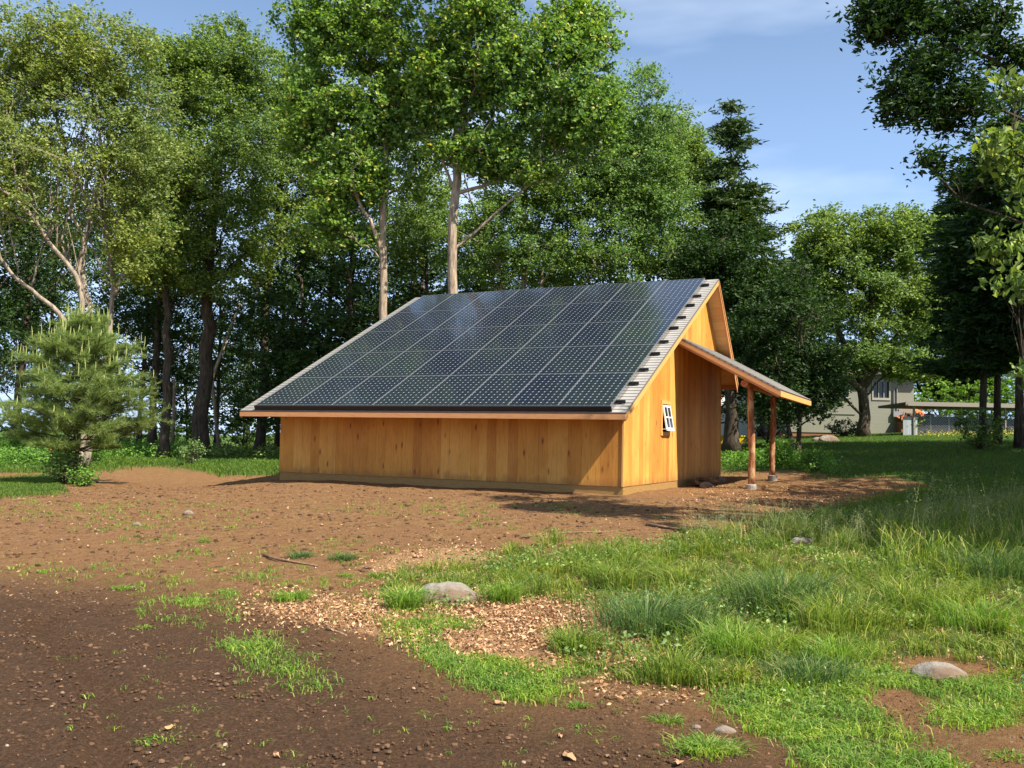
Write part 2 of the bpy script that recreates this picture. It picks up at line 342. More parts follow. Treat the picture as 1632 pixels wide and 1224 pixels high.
k.color(c); k.bump(br.outputs['Fac'], -.6, .01); m_shingle = k.m
k = M('black_metal', .45, .4); k.color((.012, .012, .014)); m_black = k.m
k = M('panel_frame', .35, .5); k.color((.27, .28, .30)); k.b.inputs['Metallic'].default_value = .6; m_pframe = k.m
# solar glass: 8 x 12 cells with clipped corners, wires between
k = M('solar_cells', .16, .5); k.b.inputs['Coat Weight'].default_value = 0.25; k.b.inputs['Coat Roughness'].default_value = .05
uv = k.n('ShaderNodeUVMap'); s2 = k.n('ShaderNodeSeparateXYZ'); k.l(uv.outputs[0], s2.inputs[0])
def edge(o, n): 
    f = k.math('FRACT', k.math('MULTIPLY', o, n)); return k.math('SUBTRACT', .5, k.math('ABSOLUTE', k.math('SUBTRACT', f, .5)))
eu = edge(s2.outputs[0], 8.0); ev = edge(s2.outputs[1], 12.0)
line = k.math('LESS_THAN', k.math('MINIMUM', eu, ev), .022); dia = k.math('LESS_THAN', k.math('ADD', eu, ev), .155)
cell = k.mix(k.noise(k.coord((1,1,1)), 2.0, 2), (.006, .008, .016), (.012, .018, .042))
obi = k.n('ShaderNodeObjectInfo'); cell = k.mix(k.math('MULTIPLY', obi.outputs['Random'], .8), cell, (.014, .020, .030)); du = k.noise(k.coord((2, 2, 2)), 3.0, 5, .7)
c = k.mix(k.math('MULTIPLY', line, .55), cell, (.10, .125, .16)); c = k.mix(dia, c, (.32, .35, .38)); c = k.mix(k.ramp(du, [(.5, (0,)*3), (.8, (.035,)*3)]), c, (.35, .30, .24)); k.color(c); k.l(k.ramp(du, [(.35, (.09,)*3), (.7, (.17,)*3)]), k.b.inputs['Roughness']); m_cell = k.m
k = M('concrete', .9, .2); k.color(k.ramp(k.noise(k.coord(), 12, 5), [(.3, (.20, .17, .14)), (.7, (.42, .38, .32))])); m_conc = k.m
k = M('cedar_log', .8, .2); v = k.coord((10, 10, 1.5)); n = k.noise(v, 2.2, 5, .6, .8); n_b = k.noise(k.coord((3,3,1.2)), 3.0, 4)
c = k.ramp(n, [(.28, (.10, .035, .018)), (.5, (.30, .12, .055)), (.7, (.50, .26, .13))])
c = k.mix(k.ramp(n_b, [(.5, (0,)*3), (.62, (.8,)*3)]), c, (.55, .36, .19)); k.color(c); k.bump(n, .6, .01); m_log = k.m
k = M('log_end', .8, .2); k.color(k.ramp(k.noise(k.coord(), 30, 3), [(.3, (.35, .10, .04)), (.7, (.58, .22, .09))])); m_logend = k.m
k = M('white_paint', .5, .4); k.color((.78, .78, .76)); m_white = k.m
k = M('dark_glass', .08, .5); k.color((.02, .025, .03)); m_glass = k.m
k = M('dark_inside', .9, .1); k.color((.05, .035, .025)); m_inside = k.m

shed = empty('wooden_shed', (OB[0], OB[1], ROOT_Z), -TH, label='new pine board shed with solar panels covering its long roof', cat='shed')
Z0 = -ROOT_Z
aL, aR, a0, a1, vF, vB, vr = -.449, 8.707, 8.345, -.088, .965, 9.017, 7.217
tF, tB = math.tan(SL), 1.047; zE = 2.252 - .118/math.cos(SL) + Z0; zR = zE + tF*vr; vE2 = 9.60
def rf(v): return zE + tF*v if v <= vr else zR - tB*(v - vr)
SB = .73 + Z0                                             # bottom of the siding
UND = .13
def wall_boards(kind, fixed, lo, hi, top, openings=(), th=.022):
    b = MB(); x = lo; r = random.Random(int(fixed*100)+3)
    cuts = []
    while x < hi - .05:
        w = r.choice([.19, .24, .28, .21]); x2 = min(hi, x + w); cuts.append((x, x2)); x = x2
    for (p, q) in cuts:
        e = r.uniform(-.002, .002); segs = [(p, q)]
        for s in openings:
            if p < s[0] < q: segs = [(p, s[0]), (s[0], q)]
            if p < s[1] < q: segs = [(p, s[1]), (s[1], q)] if len(segs) == 1 else segs
        for (p1, q1) in segs:
            if q1 - p1 < .004: continue
            parts = [(SB, None)]
            for s in openings:
                if p1 >= s[0]-1e-4 and q1 <= s[1]+1e-4: parts = [(SB, s[2]), (s[3], None)]
            if kind == 'a' and p1 > vr-.12 and p1 < vr and q1 > vr: q1m = [(p1, vr), (vr, q1)]
            else: q1m = [(p1, q1)]
            for (pa, qa) in q1m:
                pa2, qa2 = pa + .0015, qa - .0015
                for (zb, zt) in parts:
                    ta = top(pa2) if zt is None else zt; tb = top(qa2) if zt is None else zt
                    if ta <= zb or tb <= zb: continue
                    f = fixed + e
                    if kind == 'a':
                        b.hexa([(f-th, pa2, zb), (f, pa2, zb), (f, qa2, zb), (f-th, qa2, zb), (f-th, pa2, ta), (f, pa2, ta), (f, qa2, tb), (f-th, qa2, tb)])
                    else:
                        b.hexa([(pa2, f, zb), (qa2, f, zb), (qa2, f+th, zb), (pa2, f+th, zb), (pa2, f, ta), (qa2, f, tb), (qa2, f+th, tb), (pa2, f+th, ta)])
    return b
WV0, WV1, WZ0, WZ1 = 3.47, 4.04, 1.83+Z0, 2.44+Z0           # window opening
o = wall_boards('v', vF, a1, a0, lambda a: rf(vF)-UND-.02).obj('wall', m_pine, shed); o['label'] = 'long low board wall under the solar roof, mostly in shade'
o = wall_boards('a', a0, vF, vB, lambda v: rf(v)-UND-.02, [(WV0, WV1, WZ0, WZ1)]).obj('wall', m_pine, shed); o['label'] = 'gable end wall of sunlit yellow boards with the window'
wall_boards('a', a1+.022, vF, vB, lambda v: rf(v)-UND-.02).obj('wall', m_pine, shed)
wall_boards('v', vB-.022, a1, a0, lambda a: rf(vB)-UND-.02).obj('wall', m_pine, shed)
b = MB(); b.box(a1+.03, a0-.03, vF+.03, vB-.03, .2, .72); b.obj('floor', m_inside, shed)
b = MB(); zb0 = .38 + Z0
for (x0, x1, y0, y1) in ((a1+.02, a0-.02, vF+.02, vF+.06), (a1+.02, a0-.02, vB-.06, vB-.02)):
    b = MB(); b.box(x0, x1, y0, y1, zb0, SB-.004); b.obj('base_board', m_treated, shed)
b = MB(); b.box(a0-.06, a0-.012, vF+.025, vB-.025, zb0, SB-.004); b.obj('base_board', m_treated, shed)
b = MB(); b.box(a1+.012, a1+.06, vF+.025, vB-.025, zb0, SB-.004); b.obj('base_board', m_treated, shed)
# roof: deck, shingles, fascias
b = MB()
def slab(b, v0, v1, A0, A1, top, thick, m=0):
    z0, z1 = rf(v0)-top, rf(v1)-top
    if v0 >= vr: z0, z1 = zR - tB*(v0-vr) - top, zR - tB*(v1-vr) - top
    b.hexa([(A0,v0,z0-thick),(A1,v0,z0-thick),(A1,v1,z1-thick),(A0,v1,z1-thick),(A0,v0,z0),(A1,v0,z0),(A1,v1,z1),(A0,v1,z1)], m)
nb = 40
for q in range(nb):                                       # sheathing boards
    v0 = .03 + (vr-.06)*q/nb; v1 = .03 + (vr-.06)*(q+1)/nb; slab(b, v0+.002, v1-.002, aL+.03, aR-.03, .035, .05)
for q in range(14):
    v0 = vr+.03 + (vE2-vr-.06)*q/14; v1 = vr+.03 + (vE2-vr-.06)*(q+1)/14; slab(b, v0+.002, v1-.002, aL+.03, aR-.03, .035, .06)
roof = b.obj('roof', m_soffit, shed)
def shingle_obj(name, quads, parent, th=.03):
    b = MB(); uvs = []
    for (A, B, C, D) in quads:                             # A,B bottom edge, C,D top edge
        A, B, C, D = map(lambda p: np.array(p, float), (A, B, C, D)); nn = np.cross(B-A, D-A); nn /= np.linalg.norm(nn)
        b.hexa([A-nn*th, B-nn*th, C-nn*th, D-nn*th, A, B, C, D]); L = np.linalg.norm(B-A); W = np.linalg.norm(D-A)
        q = {0:(0,0),1:(L,0),2:(L,W),3:(0,W),4:(0,0),5:(L,0),6:(L,W),7:(0,W)}
        for f in [(0,3,2,1),(4,5,6,7),(0,1,5,4),(1,2,6,5),(2,3,7,6),(3,0,4,7)]: uvs += [q[i_] for i_ in f]
    o = b.obj(name, m_shingle, parent); ul = o.data.uv_layers.new(name='UVMap'); ul.data.foreach_set('uv', np.array(uvs, np.float32).ravel()); return o
qs = []
nc = 57
for q in range(nc):                                        # courses, each lapping the one below
    v0 = vr*q/nc; v1 = vr*(q+1)/nc + .02
    qs.append(((aL, v0, rf(v0)+.006), (aR, v0, rf(v0)+.006), (aR, min(v1, vr), rf(min(v1, vr))-.002), (aL, min(v1, vr), rf(min(v1, vr))-.002)))
zt = lambda v: zR - tB*(v-vr)
qs.append(((aR, vE2, zt(vE2)), (aL, vE2, zt(vE2)), (aL, vr, zt(vr)+.002), (aR, vr, zt(vr)+.002)))
o = shingle_obj('shingles', qs, roof)
b = MB(); b.box(aL+.01, aR-.01, -.012, .022, zE-.125, zE-.028); b.obj('fascia', m_fascia, shed)
b = MB(); b.box(aL+.01, aR-.01, vE2-.022, vE2+.01, zt(vE2)-.2, zt(vE2)-.02); b.obj('fascia', m_fascia, shed)
for A in (aR-.005, aL+.035):
    b = MB(); d = .12
    b.hexa([(A-.03, .024, rf(0)-.03-d), (A, .024, rf(0)-.03-d), (A, vr, rf(vr)-.03-d), (A-.03, vr, rf(vr)-.03-d), (A-.03, .024, rf(0)-.03), (A, .024, rf(0)-.03), (A, vr, rf(vr)-.03), (A-.03, vr, rf(vr)-.03)])
    b.obj('rake_board', m_pine2, shed)
    b = MB(); d = .26
    b.hexa([(A-.03, vr+.002, zR-.03-.13), (A, vr+.002, zR-.03-.13), (A, vE2-.024, zt(vE2)-.03-d), (A-.03, vE2-.024, zt(vE2)-.03-d), (A-.03, vr+.002, zR-.03), (A, vr+.002, zR-.03), (A, vE2-.024, zt(vE2)-.03), (A-.03, vE2-.024, zt(vE2)-.03)])
    b.hexa([(A+.002, vr+.004, zR-.035-.05), (A+.02, vr+.004, zR-.035-.05), (A+.02, vE2-.024, zt(vE2)-.035-.08), (A+.002, vE2-.024, zt(vE2)-.035-.08), (A+.002, vr+.004, zR-.031), (A+.02, vr+.004, zR-.031), (A+.02, vE2-.024, zt(vE2)-.031), (A+.002, vE2-.024, zt(vE2)-.031)])
    b.obj('rake_board', m_fascia, shed)
# corner trim at the back corner
b = MB(); b.box(a0-.05, a0+.022, vB+.002, vB+.03, SB, rf(vB)-UND-.05); b.obj('corner_board', m_pine2, shed)
b = MB(); b.box(a0-.03, a0+.006, vF-.022, vF-.004, SB, rf(vF)-UND-.14); b.obj('corner_board', m_pine2, shed)
# window: casing, dark panel for the unlit inside, tilted white sash of four panes
win = None; b = MB(); cw = .075; x0, x1 = a0+.003, a0+.026
b.box(x0, x1, WV0-cw, WV1+cw, WZ0-cw-.01, WZ0); b.box(x0, x1, WV0-cw, WV1+cw, WZ1, WZ1+cw); b.box(x0, x1-.003, WV0-cw, WV0, WZ0, WZ1); b.box(x0, x1-.003, WV1, WV1+cw, WZ0, WZ1)
win = b.obj('window', m_pine2, shed)
b = MB(); b.box(a0-.16, a0-.15, WV0-.02, WV1+.02, WZ0-.02, WZ1+.02); b.obj('opening', m_inside, win)
tilt = rad(10)
def sp(y, h, o=0): return (a0+.006+h*math.sin(tilt)+o*math.cos(tilt), y, WZ1-.03-h*math.cos(tilt)+o*math.sin(tilt))
b = MB(); H = .57; y0, y1 = WV0+.006, WV1-.006
def sbar(b, ya, yb, ha, hb, m=0): b.hexa([sp(ya,ha),sp(yb,ha),sp(yb,hb),sp(ya,hb),sp(ya,ha,.03),sp(yb,ha,.03),sp(yb,hb,.03),sp(ya,hb,.03)], m)
sbar(b, y0, y1, 0, .045); sbar(b, y0, y1, H-.07, H); sbar(b, y0, y0+.045, .045, H-.07); sbar(b, y1-.045, y1, .045, H-.07)
ym = (y0+y1)/2; sbar(b, ym-.014, ym+.014, .045, H-.07); sbar(b, y0+.045, ym-.014, H/2-.03, H/2-.002); sbar(b, ym+.014, y1-.045, H/2-.03, H/2-.002)
b.box(a0+.02, a0+.22, y0-.012, y0-.002, WZ0+.05, WZ0+.064)
sash = b.obj('sash', m_white, win)
b = MB(); b.hexa([sp(y0+.04,.04,.012),sp(y1-.04,.04,.012),sp(y1-.04,H-.06,.012),sp(y0+.04,H-.06,.012),sp(y0+.04,.04,.018),sp(y1-.04,.04,.018),sp(y1-.04,H-.06,.018),sp(y0+.04,H-.06,.018)]); b.obj('pane', m_glass, sash)
# solar array
PW, PH = 1.052, 1.565
zP = 2.252 + Z0
b = MB(); w, h, t = 1.046, 1.559, .04; e = .011
b.add([(e,e,-.004),(w-e,e,-.004),(w-e,h-e,-.004),(e,h-e,-.004)], [(0,1,2,3)])
cell_me = b.mesh('cells', m_cell); ul = cell_me.uv_layers.new(name='UVMap'); ul.data.foreach_set('uv', np.array([0,0,1,0,1,1,0,1], np.float32))
b = MB(); b.box(0,w,0,e,-t,0); b.box(0,w,h-e,h,-t,0); b.box(0,e,e,h-e,-t,0); b.box(w-e,w,e,h-e,-t,0); b.box(e,w-e,e,h-e,-t,-t+.01)
frame_me = b.mesh('frame', m_pframe)
for kk in range(5):
    for ii in range(8):
        o = bpy.data.objects.new('solar_panel', cell_me); COL.objects.link(o); o.parent = shed
        wv = kk*PH; o.location = (ii*PW, wv*math.cos(SL), zP + wv*math.sin(SL)); o.rotation_euler = (SL, 0, 0)
        f = bpy.data.objects.new('frame', frame_me); COL.objects.link(f); f.parent = o
for kk in range(5):
    for off in (.33, 1.20):
        wv = kk*PH + off; cy, cz = wv*math.cos(SL), zP + wv*math.sin(SL)
        b = MB(); b.box(-.10, 8.416+.17, -.02, .02, -.10, -.045); b.box(8.416+.05, 8.416+.09, -.035, .035, -.112, -.06); r_ = b.obj('mounting_rail', m_black, shed, loc=(0, cy, cz)); r_.rotation_euler = (SL, 0, 0)
b = MB(); b.box(-.02, 8.43, -.035, -.004, -.115, -.012); o = b.obj('array_skirt_shade', m_black, shed, loc=(0, 0, zP)); o.rotation_euler = (SL, 0, 0)  # black skirt; its strip also paints in the shaded gap under the panels
# porch
pA, pV0, pV1, pZ, pS = 10.72, 4.35, 9.15, 2.79 + Z0, .54
pz = lambda a: pZ + pS*(pA - a)
aI = a0 + .006
qs = []; n_c = 18
for q in range(n_c):
    A0 = pA - (pA-aI)*q/n_c; A1 = max(aI, pA - (pA-aI)*(q+1)/n_c - .02)
    qs.append(((A0, pV0, pz(A0)+.006), (A0, pV1, pz(A0)+.006), (A1, pV1, pz(A1)-.002), (A1, pV0, pz(A1)-.002)))
b = MB(); nbp = 14
for q in range(nbp):
    A0 = aI+.02 + (pA-aI-.05)*q/nbp; A1 = aI+.02 + (pA-aI-.05)*(q+1)/nbp - .004
    b.hexa([(A0,pV0+.03,pz(A0)-.06),(A1,pV0+.03,pz(A1)-.06),(A1,pV1-.03,pz(A1)-.06),(A0,pV1-.03,pz(A0)-.06),(A0,pV0+.03,pz(A0)-.035),(A1,pV0+.03,pz(A1)-.035),(A1,pV1-.03,pz(A1)-.035),(A0,pV1-.03,pz(A0)-.035)])
proof = b.obj('porch_roof', m_soffit, shed); shingle_obj('shingles', qs, proof)
def rafter(b, v0, v1, d0, d1, out=0, A1=None):
    X0, X1 = aI+.004, (pA if A1 is None else A1)
    b.hexa([(X0,v0,pz(X0)-d1),(X1,v0,pz(X1)-d1),(X1,v1,pz(X1)-d1),(X0,v1,pz(X0)-d1),(X0,v0,pz(X0)-d0),(X1,v0,pz(X1)-d0),(X1,v1,pz(X1)-d0),(X0,v1,pz(X0)-d0)])
b = MB(); rafter(b, pV0+.004, pV0+.03, .03, .15); b.obj('rake_board', m_fascia, proof)
b = MB(); rafter(b, pV1-.03, pV1-.004, .03, .15); b.obj('rake_board', m_fascia, proof)
b = MB(); b.box(pA-.034, pA-.004, pV0+.032, pV1-.032, pZ-.15, pZ-.03); b.obj('fascia', m_pine2, proof)
for q in range(8):
    v0 = pV0+.034 + (pV1-pV0-.12)*q/7; b = MB(); rafter(b, v0, v0+.045, .062, .20, A1=pA-.05); b.obj('rafter', m_fascia, proof)
b = MB(); n_ = 9
b.tube([(9.92 + .01*math.sin(q), 4.50+(4.45)*q/(n_-1), 2.935+Z0+.008*math.cos(q*2)) for q in range(n_)], [.088+.004*math.sin(q*3) for q in range(n_)], 14)
beam = b.obj('beam', m_log, shed, smooth=True); 
b = MB(); b.tube([(9.92, 4.485, 2.935+Z0), (9.92, 4.497, 2.935+Z0)], [.082, .084], 14); b.obj('log_end', m_logend, beam)
for (pa, pv, gzv) in ((9.985, 4.92, .56), (9.86, 8.40, .665)):
    b = MB(); zs = np.linspace(gzv+.14, 2.86, 14)
    b.tube([(pa + .018*math.sin(z*2.3+pv), pv + .012*math.cos(z*1.7), z+Z0) for z in zs], [.078 - .008*(z-.6)/2.3 + .006*math.sin(z*9+pv) for z in zs], 12, wob=.03)
    post = b.obj('post', m_log, shed, smooth=True)
    b = MB(); b.tube([(pa, pv, gzv-.2+Z0), (pa, pv, gzv+.13+Z0), (pa, pv, gzv+.145+Z0)], [.125, .12, .10], 16); b.obj('pier', m_conc, post)
# bits piled against the wall
def local(a, v, z=None):
    P = OB + UX*a + VV*v; return (P[0], P[1], gz(P[0], P[1]) if z is None else z)
k = M('old_wood', .9, .1); k.color(k.ramp(k.noise(k.coord((8,8,8)), 2, 4), [(.3, (.10, .06, .035)), (.7, (.30, .20, .12))])); m_old = k.m
k = M('field_stone', .9, .2); n = k.noise(k.coord(), 5, 7, .65); c = k.ramp(n, [(.3, (.13, .11, .09)), (.5, (.27, .24, .20)), (.7, (.38, .345, .295))])
c = k.mix(k.ramp(k.noise(k.coord(), 2.2, 5), [(.44, (0,)*3), (.56, (.85,)*3)]), c, (.14, .085, .05)); k.color(c); k.bump(n, 1.0, .05); m_stone = k.m
def rock(name, P, rx, ry, rz, label, seed, group=None, rot=0, sink=.35, mat=None, cat='rock'):
    r = np.random.default_rng(seed); b = MB(); nu, nv = 22, 14; V = []
    ph = np.linspace(0, np.pi, nv); th = np.arange(nu)/nu*2*np.pi; K = r.normal(size=(6, 3)); K /= np.linalg.norm(K, axis=1)[:, None]
    for p_ in ph:
        for t_ in th:
            d = np.array([math.sin(p_)*math.cos(t_), math.sin(p_)*math.sin(t_), math.cos(p_)])
            f = 1 + .10*math.sin(3*d@K[0]+seed) + .06*math.sin(7*d@K[1]) + .03*math.sin(15*d@K[2])
            for q in range(3, 6): f = min(f, .86/max(abs(d@K[q]), .01)) if q % 2 else f
            V.append(d*f*[rx, ry, rz])
    Q = [(i_*nu+j, (i_+1)*nu+j, (i_+1)*nu+(j+1) % nu, i_*nu+(j+1) % nu) for i_ in range(nv-1) for j in range(nu)]
    b.add(V, Q); o = b.obj(name, mat or m_stone, smooth=True); o.location = (P[0], P[1], P[2] + rz*(1-sink) - rz*.5); o.rotation_euler = (0, 0, rot); return tag(o, label, cat, group)
# ------------------------------------------------------------------ trees
m_bark_l = None
def bark(name, stops, sc=(9,9,1.6)):
    k = M(name, .95, .1); v = k.coord(sc); n = k.noise(v, 1.6, 6, .65, .5); n2 = k.noise(k.coord(), .9, 4)
    c = k.ramp(n, stops); c = k.mix(.6, c, k.ramp(n2, [(.35, (.6, .6, .55)), (.65, (1.15, 1.1, 1.0))]), 'MULTIPLY'); k.color(c); k.bump(n, 1.0, .03); return k.m
B_GREY = bark('grey_bark', [(.3, (.10, .085, .065)), (.5, (.30, .25, .20)), (.7, (.48, .42, .34))])
B_BROWN = bark('brown_bark', [(.3, (.15, .11, .08)), (.5, (.36, .28, .21)), (.7, (.52, .43, .33))])
B_DARK = bark('dark_bark', [(.3, (.03, .025, .02)), (.5, (.085, .065, .05)), (.7, (.15, .12, .095))])
L_OLIVE = leaf_mat('olive_leaves', [(0, (0.077, 0.119, 0.034)), (.4, (0.147, 0.212, 0.065)), (.75, (0.235, 0.309, 0.101)), (1, (0.353, 0.411, 0.175))], .42, tcol=(1.25, 1.3, .6), patch=.35)
L_MID = leaf_mat('mid_green_leaves', [(0, (0.058, 0.107, 0.031)), (.5, (0.124, 0.204, 0.058)), (.85, (0.221, 0.319, 0.095)), (1, (0.338, 0.433, 0.169))], .40, tcol=(1.25, 1.3, .6), patch=.3)
L_POP = leaf_mat('poplar_leaves', [(0, (0.060, 0.123, 0.030)), (.5, (0.127, 0.242, 0.058)), (.9, (0.229, 0.362, 0.097)), (.97, (0.290, 0.422, 0.124)), (.975, (0.555, 0.531, 0.152)), (1, (0.600, 0.531, 0.193))], .42, tcol=(1.25, 1.3, .6), rough=.40, patch=.35)
L_COOL = leaf_mat('cool_green_leaves', [(0, (0.055, 0.119, 0.037)), (.5, (0.121, 0.224, 0.069)), (.85, (0.206, 0.326, 0.113)), (1, (0.326, 0.435, 0.189))], .38, tcol=(1.25, 1.3, .6), patch=.3)
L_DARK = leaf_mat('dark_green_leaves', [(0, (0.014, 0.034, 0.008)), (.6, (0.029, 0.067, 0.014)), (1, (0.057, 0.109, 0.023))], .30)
L_OAK = leaf_mat('oak_leaves', [(0, (0.029, 0.058, 0.012)), (.6, (0.055, 0.104, 0.019)), (1, (0.098, 0.150, 0.033))], .30)
L_BRIGHT = leaf_mat('bright_leaves', [(0, (.07, .15, .02)), (.5, (.13, .24, .035)), (1, (.22, .33, .06))], .42)
L_CEDAR = leaf_mat('cedar_sprays', [(0, (0.023, 0.052, 0.013)), (.6, (0.046, 0.088, 0.021)), (1, (0.104, 0.137, 0.039))], .2)
L_PINE = leaf_mat('pine_needles', [(0, (0.097, 0.150, 0.048)), (.5, (0.182, 0.254, 0.079)), (1, (0.315, 0.381, 0.125))], .42)
L_WEED = leaf_mat('weed_leaves', [(0, (0.057, 0.138, 0.021)), (.5, (0.115, 0.241, 0.034)), (1, (0.218, 0.368, 0.069))], .40)
def unit(v): return v / (np.linalg.norm(v, axis=-1, keepdims=True) + 1e-9)
def add_leaves(mb, C, size, aspect=.62, up=.6, droop=.0, nrm=None, m=0):
    n = len(C); d = unit(rng.normal(size=(n, 3)) * [1, 1, .55] - [0, 0, droop])
    nn = rng.normal(size=(n, 3)) + [0, 0, up]
    nn += .5 * np.array([SUN.x, SUN.y, SUN.z]) * up
    if nrm is not None: nn += nrm
    nn = unit(nn); sd = unit(np.cross(d, nn)); nn = np.cross(sd, d)
    L = size * rng.uniform(.65, 1.25, (n, 1)); W = L * aspect
    V = np.stack([C - d*L/2, C + sd*W/2 + nn*L*.10 + d*L*.05, C + d*L/2 - nn*L*.06, C - sd*W/2 + nn*L*.10 + d*L*.05], 1).reshape(-1, 3)
    mb.add(V, np.arange(n*4).reshape(-1, 4), m=m)
def add_needles(mb, C, D, L, W, m=0):                      # narrow blades along D
    n = len(C); D = unit(D); sd = unit(np.cross(D, rng.normal(size=(n, 3)))); L = np.asarray(L).reshape(-1, 1) * rng.uniform(.7, 1.2, (n, 1))
    V = np.stack([C - sd*W/2, C + sd*W/2, C + D*L + sd*W*.12, C + D*L - sd*W*.12], 1).reshape(-1, 3)
    mb.add(V, np.arange(n*4).reshape(-1, 4), m=m)
def bend(A, B, k=5, sag=.0, wob=.06):
    t = np.linspace(0, 1, k)[:, None]; L = np.linalg.norm(B-A)
    P = A + (B-A)*t; P[:, 2] += sag*L*np.sin(t[:, 0]*np.pi); P[1:-1] += rng.normal(size=(k-2, 3))*wob*L*.5; return P
def tree(name, label, cat, stems, crowns, leafm, barkm, size=.15, per=90, spread=.45, flat=.6, limbs=16, limb_r=.05, gap=.0, group=None, seed=1, aspect=.62, droop=0, twigs=True, clump_shape=None, nolimb=False, twig_r=.013):
    """stems: list of (world points, base radius, top radius); crowns: list of (centre, radii, number of clumps)"""
    global rng
    rng = np.random.default_rng(seed)
    base = np.array(stems[0][0][0], float); base[2] -= .15
    root = empty(name, tuple(base), 0, label=label, cat=cat, group=group)
    S = []; tb = MB()
    for pts, r0, r1 in stems:
        P = np.array(pts, float) - base; n = max(6, len(P)*4)
        d = np.r_[0, np.cumsum(np.linalg.norm(np.diff(P, axis=0), axis=1))]; tt = np.linspace(0, d[-1], n)
        Q = np.stack([np.interp(tt, d, P[:, i_]) for i_ in range(3)], 1)
        Q[1:-1] = (Q[:-2] + 2*Q[1:-1] + Q[2:])/4; Q[2:-1] += rng.normal(size=(n-3, 3))*r0*.18
        s = tt/d[-1]; R = r0 + (r1-r0)*s**.9
        if pts is stems[0][0] or abs(P[0, 2]) < .6: R = R + r0*.5*np.exp(-s*d[-1]/.35)
        tb.tube(Q, R, 9 if r0 > .08 else 6, wob=.05); S.append((Q, R))
    tb.obj('trunk', barkm, root, smooth=True)
    cl = []
    for (c, r, n) in crowns:
        c = np.array(c, float) - base; r = np.array(r, float); u = unit(rng.normal(size=(n*3, 3))) * (rng.uniform(0, 1, (n*3, 1))**.42)
        p = c + u*r*(1 + .26*snoise(u[:, :1]*3 + seed, u[:, 2:]*3, 1.5, seed))
        ok = snoise(p[:, 0], p[:, 2] + p[:, 1]*.6, .9, seed) > (-.75 + gap); p = p[ok][:n]; cl.append(p)
    cl = np.vstack(cl); allS = np.vstack([q for q, _ in S]); allR = np.concatenate([r for _, r in S])
    if limbs or twigs:
        bb = MB(); LP = [allS[len(allS)//5:]]; LR = [allR[len(allS)//5:]]
        if not nolimb:
            idx = [int(rng.integers(len(cl)))]
            dd = np.linalg.norm(cl - cl[idx[0]], axis=1)
            for _ in range(limbs-1): j = int(dd.argmax()); idx.append(j); dd = np.minimum(dd, np.linalg.norm(cl - cl[j], axis=1))
            for j in idx:
                tgt = cl[j]; hor = np.hypot(tgt[0]-allS[:, 0], tgt[1]-allS[:, 1])
                cost = np.abs((tgt[2]-allS[:, 2]) - .75*hor) + .35*hor + 9*(allS[:, 2] > tgt[2]); a = int(cost.argmin())
                r0 = min(allR[a]*.75, limb_r*(.6 + .12*np.linalg.norm(tgt-allS[a])))
                P = bend(allS[a], tgt, 7, .08, .07); R = np.linspace(r0, .012, 7); bb.tube(P, R, 5, cap=False); LP.append(P[1:]); LR.append(R[1:])
        LP = np.vstack(LP)
        if twigs:
            for c_ in cl[::1 if len(cl) < 260 else 2]:
                a = int((np.linalg.norm(LP - c_, axis=1) + 1.2*(LP[:, 2] > c_[2])).argmin())
                if np.linalg.norm(LP[a]-c_) < .1: continue
                bb.tube(bend(LP[a], c_, 4, .05, .06), np.linspace(twig_r, twig_r*.35, 4), 3, cap=False)
        bb.obj('branches', barkm, root, smooth=True)
    lb = MB(); n = per; sp_ = np.array([spread, spread, spread*flat])
    if clump_shape: clump_shape(lb, cl, base)
    else:
        cs = rng.uniform(.65, 1.3, (len(cl), 1, 1))
        kt = max(5, n//9); dv = unit(rng.normal(size=(len(cl), kt, 3)) + .35*unit(cl - cl.mean(0))[:, None] + [0, 0, .15]) * sp_ * 2.1 * cs * rng.uniform(.55, 1.15, (len(cl), kt, 1))
        ti = rng.integers(0, kt, (len(cl), n)); tt_ = rng.uniform(.12, 1, (len(cl), n, 1))**.8
        off = np.take_along_axis(dv, np.repeat(ti[:, :, None], 3, 2), 1)*tt_ + rng.normal(size=(len(cl), n, 3)).clip(-1.8, 1.8)*size*.55; C = (cl[:, None] + off).reshape(-1, 3)
        outw = unit(C - cl.mean(0)) * .5
        add_leaves(lb, C, size, aspect, nrm=outw, droop=droop)
    lb.obj('crown', leafm, root)
    return root
def ground_at(px, D):
    r = ray(px, 690); x = r[0]/r[1]*D; return np.array([x, D, gz(x, D)])
def stem(pxs, D, r0, r1, dy=None):                         # first point sits on the ground
    P = [ground_at(pxs[0][0], D)] + [at(x, y, D + (0 if dy is None else dy*i_/len(pxs))) for i_, (x, y) in enumerate(pxs[1:], 1)]
    return (P, r0, r1)
def branch(pxs, D, r0, r1, dy=0): return ([at(x, y, D + dy*i_/len(pxs)) for i_, (x, y) in enumerate(pxs)], r0, r1)
def cr_(px, py, rx, ry, D, n, rd=None): c = at(px, py, D); m = D/FPX; return (c, (rx*m, (rd if rd else rx*m*.8), ry*m), n)

